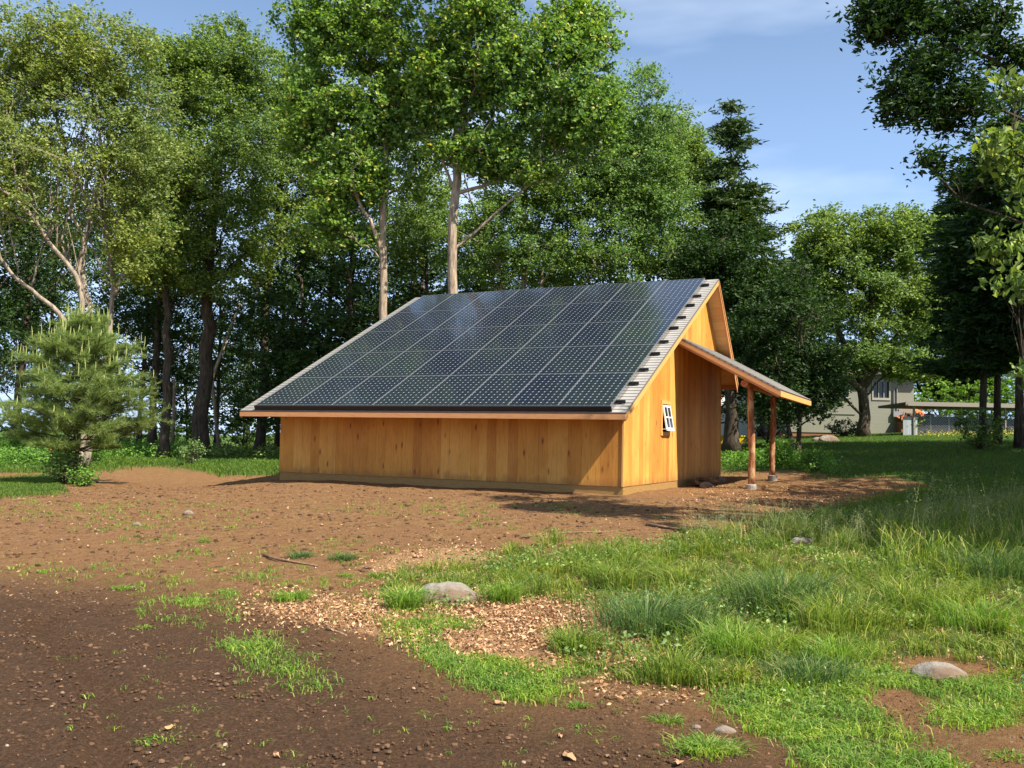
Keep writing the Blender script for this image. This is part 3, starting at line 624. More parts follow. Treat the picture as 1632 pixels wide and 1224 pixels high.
# left: many-stemmed tree with pale lichened limbs
D = 29.0
_r = random.Random(4); FAN = []
for (x0_, y0_, x1_, y1_, n_) in ((145,500,90,380,5), (120,440,60,360,5), (85,395,20,310,5), (150,380,110,270,5), (176,470,165,330,5), (185,420,215,330,4), (60,470,0,400,3)):
    for q_ in range(n_):
        t_ = (q_+.5)/n_; xs, ys = x0_+(x1_-x0_)*t_, y0_+(y1_-y0_)*t_; dx_ = _r.uniform(-55, 60); L_ = _r.uniform(120, 230)
        FAN.append(branch([(xs, ys), (xs+dx_*.45, ys-L_*.35), (xs+dx_*.8, ys-L_*.7), (xs+dx_*1.05+_r.uniform(-10, 10), ys-L_)], D, .032, .010, _r.uniform(-1.5, 1.5)))
tree('multi_stem_tree', 'leaning many stemmed tree with pale lichened limbs behind the young pine', 'tree',
     [stem([(130,722),(140,560),(125,440),(85,395),(40,330),(-20,285)], D, .13, .04, -1.5),
      stem([(133,722),(145,520),(128,400),(150,330),(108,270),(92,190),(60,90)], D, .12, .03, .5),
      stem([(138,722),(172,560),(182,450),(170,380),(160,300),(180,180),(205,60)], D, .11, .03, 1.2),
      branch([(130,540),(85,490),(20,440),(-5,400),(-25,330)], D, .09, .03, -2),
      branch([(125,440),(135,380),(112,340),(122,300),(105,240)], D, .07, .03),
      branch([(182,470),(205,420),(190,370),(215,330),(235,250)], D, .07, .02, 1),
      branch([(85,395),(30,310),(20,250),(10,170)], D, .06, .02, -1), branch([(60,360),(-10,330),(-60,280)], D, .05, .02, -1),
      branch([(150,330),(165,250),(150,160),(130,80)], D, .06, .02, 1), branch([(108,270),(60,200),(30,120),(20,60)], D, .05, .02, 1), branch([(172,380),(215,300),(232,200),(240,130)], D, .05, .02, 1)] + FAN,
     [cr_(50,110,105,95,D,210), cr_(150,105,95,100,D,200), cr_(210,230,75,130,D,150), cr_(0,200,100,150,D,150), cr_(100,250,170,95,D,150), cr_(70,350,130,60,D,22), cr_(215,370,50,80,D,60)],
     L_OLIVE, B_GREY, size=.115, per=80, spread=.36, limbs=40, limb_r=.035, gap=.12, seed=11)
# tall trees behind it
def poplarish(name, label, D, stems, crowns, leafm, barkm, seed, **k):
    return tree(name, label, 'tree', stems, crowns, leafm, barkm, seed=seed, **k)
D = 36.0
poplarish('round_topped_tree', 'tall round topped tree beside the many stemmed tree', D, [stem([(262,722),(268,560),(262,400),(285,250),(290,120)], D, .20, .05)],
     [cr_(285,125,68,82,D,150), cr_(275,270,80,110,D,165), cr_(265,400,80,90,D,140)], L_MID, B_DARK, 21, size=.14, per=100, spread=.40, limbs=20)
D = 38.0
poplarish('straight_trunk_tree', 'tall tree on a thick dark straight trunk left of the shed', D, [stem([(320,722),(328,560),(336,400),(345,240),(360,100)], D, .36, .08)],
     [cr_(365,110,72,80,D,165), cr_(365,240,95,110,D,195), cr_(350,385,110,90,D,120)], L_MID, B_DARK, 22, size=.14, per=100, spread=.40, limbs=24)
D = 41.0
poplarish('forked_tree', 'dark forked tree left of the low roof corner', D, [stem([(415,722),(422,560),(425,480),(440,380),(450,260),(440,150)], D, .24, .05), branch([(422,500),(405,440),(365,400)], D, .10, .03), branch([(420,560),(400,520),(375,480)], D, .05, .02), branch([(425,480),(410,400),(400,300)], D, .10, .03)],
     [cr_(450,170,75,100,D,170), cr_(455,330,95,110,D,140), cr_(500,200,60,110,D,90)], L_MID, B_DARK, 23, size=.15, per=95, spread=.42, limbs=20)
# the two tall poplars behind the roof
D = 31.0
poplarish('poplar_tree', 'tall poplar with a bare lower trunk and low side limb, left of two', D,
     [stem([(618,722),(613,500),(610,380),(613,260),(620,120),(625,-60)], D, .175, .08), branch([(612,420),(595,360),(568,315),(560,270)], D, .09, .04, -1.2)],
     [cr_(580,50,100,80,D,150), cr_(510,50,60,55,D,70), cr_(630,170,60,90,D,80), cr_(560,280,70,50,D,80), cr_(560,180,90,80,D,100), cr_(500,200,50,110,D,80), cr_(540,350,60,50,D,40), cr_(655,305,28,28,D,9), cr_(600,-110,120,90,D,120)],
     L_POP, B_BROWN, 31, size=.14, per=78, spread=.38, limbs=22, gap=.05, aspect=.85)
D = 30.0
poplarish('poplar_tree', 'tallest poplar with the thick pale trunk and widest crown, right of two', D,
     [stem([(716,722),(722,460),(722,300),(735,180),(750,60),(760,-120)], D, .20, .10), branch([(728,230),(760,160),(830,110),(880,60)], D, .10, .04), branch([(722,300),(700,240),(660,200)], D, .06, .02), branch([(722,310),(790,290),(880,250),(950,200)], D, .07, .03, 1)],
     [cr_(760,90,105,110,D,200), cr_(870,130,120,115,D,225), cr_(925,50,60,60,D,80), cr_(800,-90,170,110,D,200), cr_(770,235,80,40,D,70), cr_(800,268,60,18,D,26), cr_(700,140,50,100,D,80), cr_(870,272,25,12,D,8), cr_(940,190,70,60,D,70)],
     L_POP, B_BROWN, 32, size=.14, per=80, spread=.38, limbs=30, gap=.0, aspect=.85)
# fine leaved trees behind the ridge
D = 38.0
poplarish('fine_leaved_tree', 'broad fine leaved tree with many slender limbs above the roof ridge', D,
     [stem([(830,715),(835,500),(832,380),(840,260),(900,120)], D, .15, .05), stem([(812,715),(800,470),(795,400),(770,330),(780,240)], D, .12, .04), stem([(850,715),(862,430),(885,340),(930,230)], D, .12, .04), branch([(835,420),(870,330),(900,240)], D, .06, .03), branch([(800,420),(755,340),(735,260)], D, .06, .03), branch([(862,400),(905,380),(930,340)], D, .05, .03)],
     [cr_(980,220,105,110,D,300), cr_(1010,330,95,100,D,230), cr_(880,320,110,70,D,150), cr_(930,410,130,45,D,130), cr_(860,250,80,60,D,80), cr_(770,390,80,70,D,80), cr_(700,330,60,60,D,30)],
     L_COOL, B_GREY, 33, size=.13, per=120, spread=.42, limbs=26, gap=.02)
D = 44.0
poplarish('far_ridge_tree', 'green tree showing between the fine leaved tree and the cedar', D, [stem([(1075,712),(1072,500),(1068,300),(1060,200)], D, .22, .06)],
     [cr_(1065,250,60,85,D,190), cr_(1108,275,38,60,D,80), cr_(1070,380,75,70,D,120)], L_MID, B_DARK, 34, size=.15, per=100, spread=.42, limbs=16)
D = 40.0
poplarish('gap_tree', 'dark leafy tree filling the gap between the two poplars', D, [stem([(678,715),(682,500),(675,300)], D, .14, .05)],
     [cr_(672,250,60,90,D,90), cr_(650,380,60,60,D,50)], L_MID, B_DARK, 35, size=.15, per=90, spread=.42, limbs=12)
# conifer sprays
def sprays(L, W, dens, droop=.25):
    def f(lb, cl, base):
        ax = cl.copy(); ax[:, :2] -= cl[:, :2].mean(0); n = dens
        out_ = unit(np.stack([ax[:, 0], ax[:, 1], np.zeros(len(ax))], 1)); 
        t = rng.uniform(-.6, .6, (len(cl), n, 1)); side = rng.normal(size=(len(cl), n, 3))*[.22, .22, .07]
        C = cl[:, None] + out_[:, None]*t*.9 + side; dr = out_[:, None]*.8 + rng.normal(size=(len(cl), n, 3))*[.6, .6, .3] + [0, 0, -droop + .25]
        add_needles(lb, C.reshape(-1, 3), dr.reshape(-1, 3), L, W)
    return f
def conifer(name, label, D, px, top, base_y, half, leafm, seed, n=260, bare=.12, r0=.2, group=None, dens=90, L=.30, W=.075, power=.85, P0=None):
    global rng
    rng = np.random.default_rng(seed)
    B = ground_at(px, D) if P0 is None else np.array(P0, float); T = at(px + (0), top, D) if P0 is None else B + [0, 0, top]
    if P0 is not None: hw = half; H = top
    else: hw = half*D/FPX; H = T[2]-B[2]
    T[0] = B[0] + (T[0]-B[0])
    root = empty(name, tuple(B - [0, 0, .15]), 0, label=label, cat='tree', group=group)
    Tl = T - B + [0, 0, .15]
    b = MB(); P = bend(np.zeros(3), Tl*.985, 9, 0, .004); b.tube(P, np.linspace(r0, .02, 9)*np.array([1.25]+[1]*8), 9, wob=.05); b.obj('trunk', B_DARK, root, smooth=True)
    cl = []; bb = MB()
    for q in range(n):
        s = bare + (1-bare)*(1 - rng.uniform(0, 1)**.62) ; s = min(s, .985)
        a = rng.uniform(0, 2*np.pi); prof = (1-(s-bare)/(1-bare))**power * (1 + .25*math.sin(9*s+seed) + .15*rng.normal()) * min(1, (s-bare)/.06 + .45)
        R = hw*prof; h = s*H; st = Tl*s; tip = st + [R*math.cos(a), R*math.sin(a), R*.12 - .08*R]
        bb.tube(bend(st, tip, 4, .06, .04), np.linspace(.03*(1-s)+.012, .006, 4), 3, cap=False)
        for f_ in ([.45, .7, .95] if R > .9 else [.5, .95]): cl.append(st + (tip-st)*f_ + [0, 0, .03])
    bb.obj('branches', B_DARK, root, smooth=True)
    lb = MB(); sprays(L, W, dens)(lb, np.array(cl), None); lb.obj('crown', leafm, root); return root
conifer('cedar_tree', 'pointed cedar standing tallest against the sky right of the ridge', 40.0, 1165, 162, 712, 92, L_CEDAR, 41, n=280, dens=46, L=.26, W=.09, bare=.25, power=.8)
# trees right of the shed
D = 36.0
poplarish('shade_tree', 'dense dark leafy tree just beyond the porch roof', D, [stem([(1166,715),(1163,600),(1160,480),(1150,380)], D, .30, .08), branch([(1163,560),(1190,480),(1215,420)], D, .1, .04)],
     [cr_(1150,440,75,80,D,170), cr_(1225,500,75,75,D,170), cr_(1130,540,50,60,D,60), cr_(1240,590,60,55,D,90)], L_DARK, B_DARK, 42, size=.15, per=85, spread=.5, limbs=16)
D = 31.0
poplarish('leafy_understory_tree', 'bushy tree whose leaves hang past the porch eave', D, [stem([(1272,735),(1275,650),(1280,570),(1270,480)], D, .09, .03), stem([(1268,735),(1250,650),(1235,560)], D, .07, .03)],
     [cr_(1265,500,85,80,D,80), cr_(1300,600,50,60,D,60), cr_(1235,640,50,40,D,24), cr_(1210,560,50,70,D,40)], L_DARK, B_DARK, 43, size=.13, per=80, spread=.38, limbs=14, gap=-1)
D = 50.0
poplarish('oak_tree', 'broad rounded oak with a thick trunk in front of the grey house', D,
     [stem([(1376,700),(1376,640),(1374,610),(1385,520),(1390,420)], D, .33, .12), branch([(1374,622),(1345,600),(1300,590)], D, .22, .06, -2), branch([(1376,615),(1410,570),(1450,500)], D, .25, .06), branch([(1376,615),(1340,540),(1300,450)], D, .25, .06), branch([(1380,560),(1420,470),(1440,400)], D, .18, .05)],
     [cr_(1320,405,80,65,D,170), cr_(1415,390,78,58,D,160), cr_(1275,480,50,60,D,90), cr_(1380,480,105,60,D,150), cr_(1380,565,90,24,D,80), cr_(1450,585,50,18,D,50), cr_(1310,580,48,22,D,60), cr_(1478,372,26,30,D,30), cr_(1465,480,40,60,D,70)],
     L_MID, B_DARK, 44, size=.19, per=120, spread=.50, gap=-1, limbs=34, limb_r=.08)  # dark bark colour stands in for the shade on this trunk
# dark pines at the right
for q, (px, D, top, hw, sd, lab, n, r0) in enumerate([(1566, 34.0, 235, 84, 51, 'dark conifer trunk nearest the roofed pen, left of three', 330, .15), (1590, 36.0, 170, 90, 52, 'dark conifer standing close beside its left neighbour, middle of three', 300, .15), (1624, 33.0, 120, 85, 53, 'dark conifer at the right edge, right of three', 300, .17)]):
    conifer('spruce_tree', lab, D, px, top, 708, hw, L_DARK, sd, n=int(n*.40), bare=.24, r0=r0, group='dark conifers at the right of the lawn', dens=48, L=.28, W=.09, power=.45)
conifer('spruce_tree', 'broad dark conifer behind the roofed pen', 66.0, 1530, 275, 700, 75, L_DARK, 54, n=320, bare=.12, r0=.25, group='dark conifers behind the lawn', dens=70, L=.34, W=.11, power=.5)
# trees past the right edge whose limbs reach into the picture
oakP = np.array([9.9, 11.9, gz(9.9, 11.9)])
def oc(px, py, rx, ry, D, n): D2 = D*11.2/16 if D > 13 else D; return cr_(px, py, rx, ry, D2, n)
tree('overhanging_oak', 'dark oak limb with hanging leaves against the sky at top right', 'tree',
     [([oakP, oakP+[-.1, 0, 3], oakP+[-.2, -.2, 5.5], oakP+[-.2, -.2, 8.5]], .24, .10), ([oakP+[-.15, 0, 4.2], at(1650, 120, 11.6), at(1560, 40, 11.4), at(1500, -20, 11.2)], .095, .03),
      ([oakP+[-.15, 0, 4.0], at(1625, 125, 11.6), at(1570, 85, 11.4), at(1510, 75, 11.2)], .07, .02), ([oakP+[-.15, 0, 3.8], at(1650, 200, 11.5), at(1590, 170, 11.3), at(1480, 180, 11.2)], .045, .012)],
     [oc(1440, 20, 75, 40, 16.0, 64), oc(1395, 35, 35, 35, 16, 20), oc(1530, 30, 80, 45, 16.2, 48), oc(1480, 100, 75, 30, 16, 28), oc(1455, 160, 62, 38, 16, 34), oc(1540, 170, 70, 40, 16.2, 34), oc(1600, 90, 40, 40, 16.4, 16), oc(1500, 255, 30, 14, 16, 8), oc(1600, 250, 60, 40, 16.4, 16), oc(1500,-70,160,60,17,50),
      ((10.5, 12.0, 8.5), (2.6, 2.6, 1.6), 60)],
     L_DARK, B_DARK, size=.10, per=58, spread=.155, flat=.75, limbs=26, limb_r=.022, gap=-1, seed=61, aspect=.42, twig_r=.008)  # darker leaf colour stands in for shade from the crown overhead
mP = np.array([8.3, 10.6, gz(8.3, 10.6)])
tree('near_maple', 'maple boughs with bright drooping leaves along the right edge', 'tree',
     [([mP, mP+[-.1, 0, 2], mP+[-.3, .1, 4.5], mP+[-.2, .1, 7]], .11, .04)],
     [oc(1622, 140, 18, 18, 10.2, 4), oc(1595, 235, 50, 14, 10.2, 10), oc(1632, 300, 20, 40, 10.3, 6), oc(1612, 385, 35, 14, 10.3, 6), oc(1628, 450, 28, 20, 10.2, 6), oc(1630, 590, 16, 24, 10.4, 3), ((8.6, 10.8, 5.0), (1.6, 1.6, 2.0), 50)],
     L_MID, B_DARK, size=.115, per=30, spread=.17, flat=.7, limbs=12, limb_r=.012, gap=-1, seed=62, aspect=.6, droop=1.1, twig_r=.006)
# shade trees standing out of frame on the sunny side of the lawn
for q, (x, y, h, r) in enumerate([(18.5, 16.0, 14, 5.0), (23.2, 22.5, 16, 5.4), (13.5, 8.6, 11, 3.8), (15.6, 11.8, 13, 4.4), (20.6, 26.0, 14.5, 4.7), (17.4, 21.0, 13, 4.3), (23.4, 31.5, 14, 4.6)]):
    P = np.array([x, y, gz(x, y)])
    tree('lawn_tree', ['full leafy tree shading the near lawn', 'tall leafy tree shading the middle lawn', 'lower leafy tree beside the tall grass', 'leafy tree shading the porch side of the lawn', 'leafy tree in front of the dark conifers', 'leafy tree shading the lawn behind the meadow', 'tall leafy tree beside the dark conifers'][q], 'tree', [([P, P+[.1, 0, h*.5], P+[0, .1, h*.85]], .24, .08)],
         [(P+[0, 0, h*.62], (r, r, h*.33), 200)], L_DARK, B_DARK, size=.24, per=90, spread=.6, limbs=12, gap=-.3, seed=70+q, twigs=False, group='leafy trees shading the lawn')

# ---- woods behind: individual dark trees, four builds re-used
def filler(seed, H, R, lo, leafm, r0, lean=0.0, nc=150, name='woodland_tree', barkm=None, per=70):
    P = np.array([0, 0, 0.15]); return tree(name, 'x', 'tree', [([P, P+[lean, 0, H*.5], P+[lean*.6, .2, H*.93]], r0, .05)],
        [(np.array([0, 0, H*(lo+1)/2]), (R, R, H*(1-lo)/2), nc), (np.array([0, 0, H*(lo+.08)]), (R*1.2, R*1.2, H*.07), nc//6)], leafm, barkm or B_DARK, size=.18, per=per, spread=.6, flat=.38, limbs=18, gap=.05, seed=seed, twigs=False)
F = [filler(81, 15, 2.7, .22, L_DARK, .17, .3), filler(82, 17, 3.0, .35, L_DARK, .20, -.3), filler(83, 11, 2.6, .14, L_MID, .09, .4, 120), filler(84, 15, 2.4, .30, L_OAK, .13, .1), filler(85, 7, 2.4, .16, L_DARK, .06, .3, 90, 'understory_tree')]
for f_ in F: f_.location = (-200, 500, 0)
spots = [  # px, depth, build, size, label
 (-30,40,0,1.05,'dark woodland tree at the far left edge'), (25,44,1,1.0,'dark tall tree behind the left end of the weeds'), (70,50,3,1.0,'slim dark tree behind the left side of the young pine'), (118,46,4,1.0,'low dark tree directly behind the young pine'),
 (222,46,3,.95,'slim dark trunked tree right of the young pine'), (243,41,1,.95,'thicker dark trunked tree right of the young pine'), (258,50,0,.8,'thin trunked tree in the gap right of the young pine'),
 (345,50,3,.9,'slim tree just right of the thick dark trunk'), (388,56,4,1.2,'low dark tree in the gap left of the forked tree'), (442,47,3,.95,'slim straight dark trunk against the low roof corner'), (300,60,4,1.3,'low dark tree deep in the woods'),
 (510,44,0,.98,'dark trunked tree showing over the low left roof slope'), (560,46,1,.95,'dark tree left of the first poplar trunk'), (655,50,3,1.0,'slim dark tree between the two poplar trunks'), (672,44,4,1.5,'dark bushy tree between the two poplar trunks'), (545,38,4,1.35,'dark bushy tree above the left roof slope'),
 (480,39,4,1.15,'dark bushy tree above the low roof corner'), (770,46,3,1.0,'slim dark tree right of the second poplar trunk'), (905,46,0,.85,'dark tree behind the ridge left of the array top'), (970,47,4,1.5,'bushy dark tree behind the middle of the ridge'), (1030,50,2,1.0,'green tree behind the right end of the ridge'),
 (1110,44,4,1.6,'bushy dark tree behind the gable peak'), (1200,48,0,.8,'dark tree behind the porch'), (1255,52,2,.9,'green tree left of the oak by the house'), (1225,42,4,1.1,'low bushy dark tree beyond the porch posts'),
 (1500,75,2,1.1,'green tree beyond the roofed pen'), (1440,80,2,1.15,'green tree rising behind the house roof'), (1580,72,2,1.0,'green tree beyond the far end of the pen'), (1640,66,2,.95,'green tree beyond the pen at the right edge'), (1330,74,1,.85,'dark tree behind the left side of the house'),
 (165,58,1,1.0,'dark tree deep behind the many stemmed tree'), (20,62,0,1.0,'dark tree deep in the woods at the left'), (395,64,0,.9,'dark tree deep in the woods behind the thick trunk'), (600,60,0,1.0,'dark tree deep in the woods behind the first poplar'), (720,60,1,.85,'dark tree deep in the woods behind the second poplar'), (850,62,1,.9,'dark tree deep in the woods behind the ridge')]
used = set()
for (px, D, kind, sc, lab) in spots:
    o = F[kind] if kind not in used else link_copy(F[kind]); used.add(kind)
    P = ground_at(px, D); o.location = (P[0], P[1], P[2]-.1); o.rotation_euler = (0, 0, (px*37 % 628)/100.); o.scale = (sc, sc, sc*(1+.08*math.sin(px)))
    o['label'] = lab; o['group'] = 'trees of the woods around the yard'
# bare pale broken trunks in the woods
for (px, D, y, r, lab) in ((274, 42, 600, .09, 'short sunlit pale bare trunk in the woods gap'), (352, 40, 480, .08, 'thin grey leaning bare trunk beside the thick dark trunk')):
    s_ = stem([(px, 722), (px+ (3 if px < 300 else -14), (720+y)/2), (px+(4 if px < 300 else 30), y)], D, r, r*.6)
    b = MB(); base = np.array(s_[0][0]); b.tube(np.array([p - base for p in s_[0]])[[0, 1, 2]], [r*1.1, r*.9, r*.6], 9, wob=.06)
    tk = b.obj('bare_trunk', B_BROWN, None, smooth=True); tk.location = tuple(base - [0, 0, .1]); tag(tk, lab, 'tree trunk')

# ---- young white pine
D = 21.0; base = G(119, 772); 
rng = np.random.default_rng(5)
pine = empty('young_pine', tuple(base), 0, label='young white pine with feathery needles and upright pale candles', cat='tree')
Hh = 3.95; b = MB(); b.tube(bend(np.array([0, 0, -.1]), np.array([.1, 0, Hh*.93]), 8, 0, .01), np.linspace(.06, .012, 8), 8); b.obj('trunk', B_DARK, pine, smooth=True)
nb_ = MB(); bb = MB(); cd = MB(); m_ = D/FPX
def hw(z): return np.interp(z, [.75, .95, 1.35, 1.9, 2.4, 2.9, 3.4, 3.8], [1.0, 1.6, 1.65, 1.42, 1.2, .9, .5, .15])
z = .8
while z < Hh*.95:
    nbr = 8
    for q in range(nbr):
        a = q/nbr*2*np.pi + rng.uniform(-.4, .4) + z*3; R = hw(z)*rng.uniform(.72, 1.12); st = np.array([.1*z/Hh, 0, z])
        tip = st + [R*math.cos(a), R*math.sin(a), .22*R + .12*rng.normal() + (.25 if z > 2.4 else 0)]
        P = bend(st, tip, 6, -.05, .03); bb.tube(P, np.linspace(.02, .006, 6), 4, cap=False)
        ends = [tip]
        for s_ in rng.uniform(.3, .95, int(5 + R*7)):
            p0 = st + (tip-st)*s_; e = p0 + unit(rng.normal(size=3)*[1, 1, .35] + [math.cos(a)*.8, math.sin(a)*.8, .35])*rng.uniform(.2, .45)*(.7+R*.3)
            bb.tube([p0, e], [.006, .004], 3, cap=False); ends.append(e)
            n = 115; t = rng.uniform(.1, 1.05, (n, 1)); ax = e-p0; C = p0 + ax*t; dr = unit(ax)*.8 + rng.normal(size=(n, 3))*.6 + [0, 0, .2]; add_needles(nb_, C, dr, .12, .0075)
        ax = tip-st; n = 220; t = rng.uniform(.35, 1.0, (n, 1)); add_needles(nb_, st+ax*t, unit(ax)*.9 + rng.normal(size=(n, 3))*.6, .105, .0075)
        for e in ends[::2 if z < 2.2 else 1]:
            if rng.uniform() < (.16 if z < 1.8 else .42):
                Lc = rng.uniform(.09, .2) if z < 2.2 else rng.uniform(.14, .32); c_ = e + [rng.normal()*.02, rng.normal()*.02, Lc]; cd.tube([e, (e+c_)/2+[.01, 0, 0], c_], [.005, .006, .003], 4)
                n = 16; t = rng.uniform(.1, .9, (n, 1)); add_needles(cd, e+(c_-e)*t, (c_-e)*2 + rng.normal(size=(n, 3))*.05, .035, .005)
    z += .235
for q in range(5): cd.tube([(.1+.05*math.cos(q*1.3), .05*math.sin(q*1.3), Hh*.9), (.1+.12*math.cos(q*1.3), .12*math.sin(q*1.3), Hh*.93+.25)], [.010, .005], 5)
cd.tube([(.1, 0, Hh*.9), (.12, 0, Hh+.05)], [.012, .006], 5)
bb.obj('branches', B_DARK, pine); nb_.obj('needles', L_PINE, pine)
k = M('pine_candle', .7, .2); k.color((.40, .44, .15)); cd.obj('candles', k.m, pine)
k = M('orange_tape', .5, .3); k.color((.85, .22, .06)); m_tape = k.m
P = G(78, 742); b = MB(); z1 = at(80, 712, P[1])[2]-P[2]; b.tube([(0, 0, 0), (.02, 0, z1)], [.008, .006], 5); b2 = MB()
for (A, B, w) in (((.0,0,z1-.14),(-.03,.01,z1+.02),.05), ((0,0,z1-.02),(.10,-.02,z1-.16),.05), ((-.02,0,z1),(.26,-.03,z1-.10),.035)): b2.beam(A, B, w, .006, up=(0, 1, 0.1))
o = empty('marker_stake', tuple(P), label='thin stake with orange marker ribbon left of the young pine', cat='marker'); b.obj('stake', m_old, o); b2.obj('ribbon', m_tape, o)

# ------------------------------------------------------------------ grass
GR_A = leaf_mat('meadow_grass', [(0, (.055, .10, .020)), (.4, (.12, .195, .032)), (.8, (.21, .30, .050)), (.92, (.31, .37, .08)), (.95, (.44, .38, .18)), (1, (.50, .42, .22))], .40, tcol=(1.25, 1.35, .6), rough=.45, patch=2.2)
GR_B = leaf_mat('short_bright_grass', [(0, (.08, .16, .026)), (.5, (.155, .28, .046)), (.9, (.25, .39, .07)), (.96, (.40, .40, .14)), (1, (.48, .42, .20))], .40, tcol=(1.25, 1.35, .6), rough=.45, patch=2.5)
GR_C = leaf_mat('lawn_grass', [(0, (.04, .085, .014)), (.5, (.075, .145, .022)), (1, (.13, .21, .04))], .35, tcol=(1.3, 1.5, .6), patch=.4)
GR_D = leaf_mat('blue_green_tussock', [(0, (.045, .095, .028)), (.5, (.085, .16, .045)), (.9, (.16, .25, .07)), (1, (.36, .34, .14))], .35, tcol=(1.25, 1.3, .6))
def blades(mb, P, h, w, lean=.5, ldir=None, m=0):
    n = len(P); a = rng.uniform(0, 2*np.pi, n); dirx = np.stack([np.cos(a), np.sin(a), np.zeros(n)], 1)
    if ldir is not None: dirx = unit(dirx + ldir)
    s = np.stack([-dirx[:, 1], dirx[:, 0], np.zeros(n)], 1); b2 = rng.uniform(0, np.pi, (n, 1)); s = unit(s*np.cos(b2) + dirx*np.sin(b2))
    h = np.asarray(h).reshape(-1, 1)*np.ones((n, 1)); le = h*lean*rng.uniform(.15, 1.3, (n, 1)); w = np.asarray(w).reshape(-1, 1)*rng.uniform(.7, 1.3, (n, 1))
    z = np.array([0, 0, 1.0]); p1 = P + z*h*.5 + dirx*le*.22; p2 = P + z*h*(.88-.25*lean) + dirx*le*.66; p3 = P + z*h*(1-.5*lean) + dirx*le*1.12
    V = np.stack([P-s*w/2, P+s*w/2, p1-s*w*.48, p1+s*w*.48, p2-s*w*.32, p2+s*w*.32, p3], 1).reshape(-1, 3); i_ = np.arange(n)*7
    mb.add(V, np.stack([np.stack([i_, i_+1, i_+3, i_+2], 1), np.stack([i_+2, i_+3, i_+5, i_+4], 1)], 1).reshape(-1, 4), np.stack([i_+4, i_+5, i_+6], 1), m=m)
def scatter(poly, dens, seed, amp=10, s=2.2, xr=None, dmax=60):
    global rng
    rng = np.random.default_rng(seed)
    W = np.array([G(x, y) for x, y in poly]); x0, y0 = W[:, 0].min()-1, W[:, 1].min()-1; x1, y1 = W[:, 0].max()+1, min(dmax, W[:, 1].max()+1); x0, x1 = max(x0, -.62*y1-2), min(x1, .62*y1+2)
    n = int((x1-x0)*(y1-y0)*dens); X = rng.uniform(x0, x1, n); Y = rng.uniform(y0, y1, n); keep = (Y > 3.3) & (np.abs(X) < .62*Y + 1.2); X, Y = X[keep], Y[keep]
    P = np.stack([X, Y, gh(X, Y)], 1); P = P[soft(pix(P), poly, P, amp, s)]; return P
def not_in(P, polys, amp=8):
    k_ = np.ones(len(P), bool); q = pix(P)
    for p_ in polys: k_ &= ~soft(q, p_, P, amp)
    return P[k_]
ROCKS = [(G(715, 958), .26, .16, .20), (G(1502, 1076), .20, .13, .10), (G(1155, 1166), .06, .05, .05), (G(1278, 868), .18, .12, .22)]
def off_rocks(P, f=.9):
    for (c_, rx, ry, rz) in ROCKS: P = P[((P[:, 0]-c_[0])/rx)**2 + ((P[:, 1]-c_[1])/ry)**2 > f]
    return P
DIRT = [[(1395,1105),(1440,1098),(1490,1118),(1480,1145),(1400,1130)], [(900,1075),(970,1082),(960,1100),(880,1098)], [(1000,1010),(1040,1015),(1035,1035),(980,1030)], [(700,1010),(860,1000),(880,1050),(720,1050)], [(1240,990),(1300,985),(1310,1010),(1250,1010)]]
mb = MB(); P = off_rocks(not_in(scatter(P_MEADOW, 1500, 101, 10), DIRT)); q = (snoise(P[:, 0], P[:, 1], 2.6, 9) + .7*snoise(P[:, 0], P[:, 1], 6.5, 19)) > rng.uniform(-1.4, .8, len(P)); P = P[q]
blades(mb, P, rng.uniform(.03, .12, len(P)), .006, 1.0)
T_ = off_rocks(not_in(scatter(P_MEADOW, 26, 102, 12), DIRT)); q = (snoise(T_[:, 0], T_[:, 1], 2.1, 9) + .6*snoise(T_[:, 0], T_[:, 1], 5.0, 19)) > rng.uniform(-1.5, .65, len(T_)); T_ = T_[q]
ht = np.clip(.15 + .09*snoise(T_[:, 0], T_[:, 1], 1.3, 4) + .07*rng.normal(size=len(T_)) + .08*np.clip((T_[:, 1]-8)/4, 0, 1), .06, .5)
nb2 = 62; rt = (.05 + .12*ht)[:, None]*np.ones((1, nb2)); a_ = rng.uniform(0, 2*np.pi, (len(T_), nb2)); rr_ = rt*rng.uniform(0, 1, a_.shape)**.6
P = T_[:, None] + np.stack([rr_*np.cos(a_), rr_*np.sin(a_), 0*a_], -1); od = np.stack([np.cos(a_), np.sin(a_), 0*a_], -1)*1.2 + np.stack([.8*snoise(T_[:, 0], T_[:, 1], 1.9, 13)-.2, .8*snoise(T_[:, 0], T_[:, 1], 1.7, 14), 0*ht], 1)[:, None]
P = P.reshape(-1, 3); P[:, 2] = np.repeat(T_[:, 2], nb2) - .01; hb = (ht[:, None]*rng.uniform(.4, 1.25, a_.shape)).ravel(); blades(mb, P, hb, .0058, .8, ldir=od.reshape(-1, 3))
o = mb.obj('meadow_grass', GR_A); tag(o, 'uneven green meadow grass across the right foreground', 'grass', kind='stuff')
mb = MB()
for q_, poly in enumerate(P_SHORT):
    P = off_rocks(not_in(scatter(poly, 7500 if q_ == 1 else 8000, 110+q_, 15, 3), DIRT)); keep = snoise(P[:, 0], P[:, 1], 6, 3) + .8*snoise(P[:, 0], P[:, 1], 14, 5) + .5*snoise(P[:, 0], P[:, 1], 2.3, 33) > rng.uniform(-1.3, .55, len(P)); keep &= (q_ != 2) | (snoise(P[:, 0], P[:, 1], 8, 61) > rng.uniform(-.8, .9, len(P))); P = P[keep]
    blades(mb, P, rng.uniform(.02, .085, len(P)), .0062, 1.1)
o = mb.obj('short_grass', GR_B); tag(o, 'short bright green grass creeping over the foreground soil', 'grass', kind='stuff')
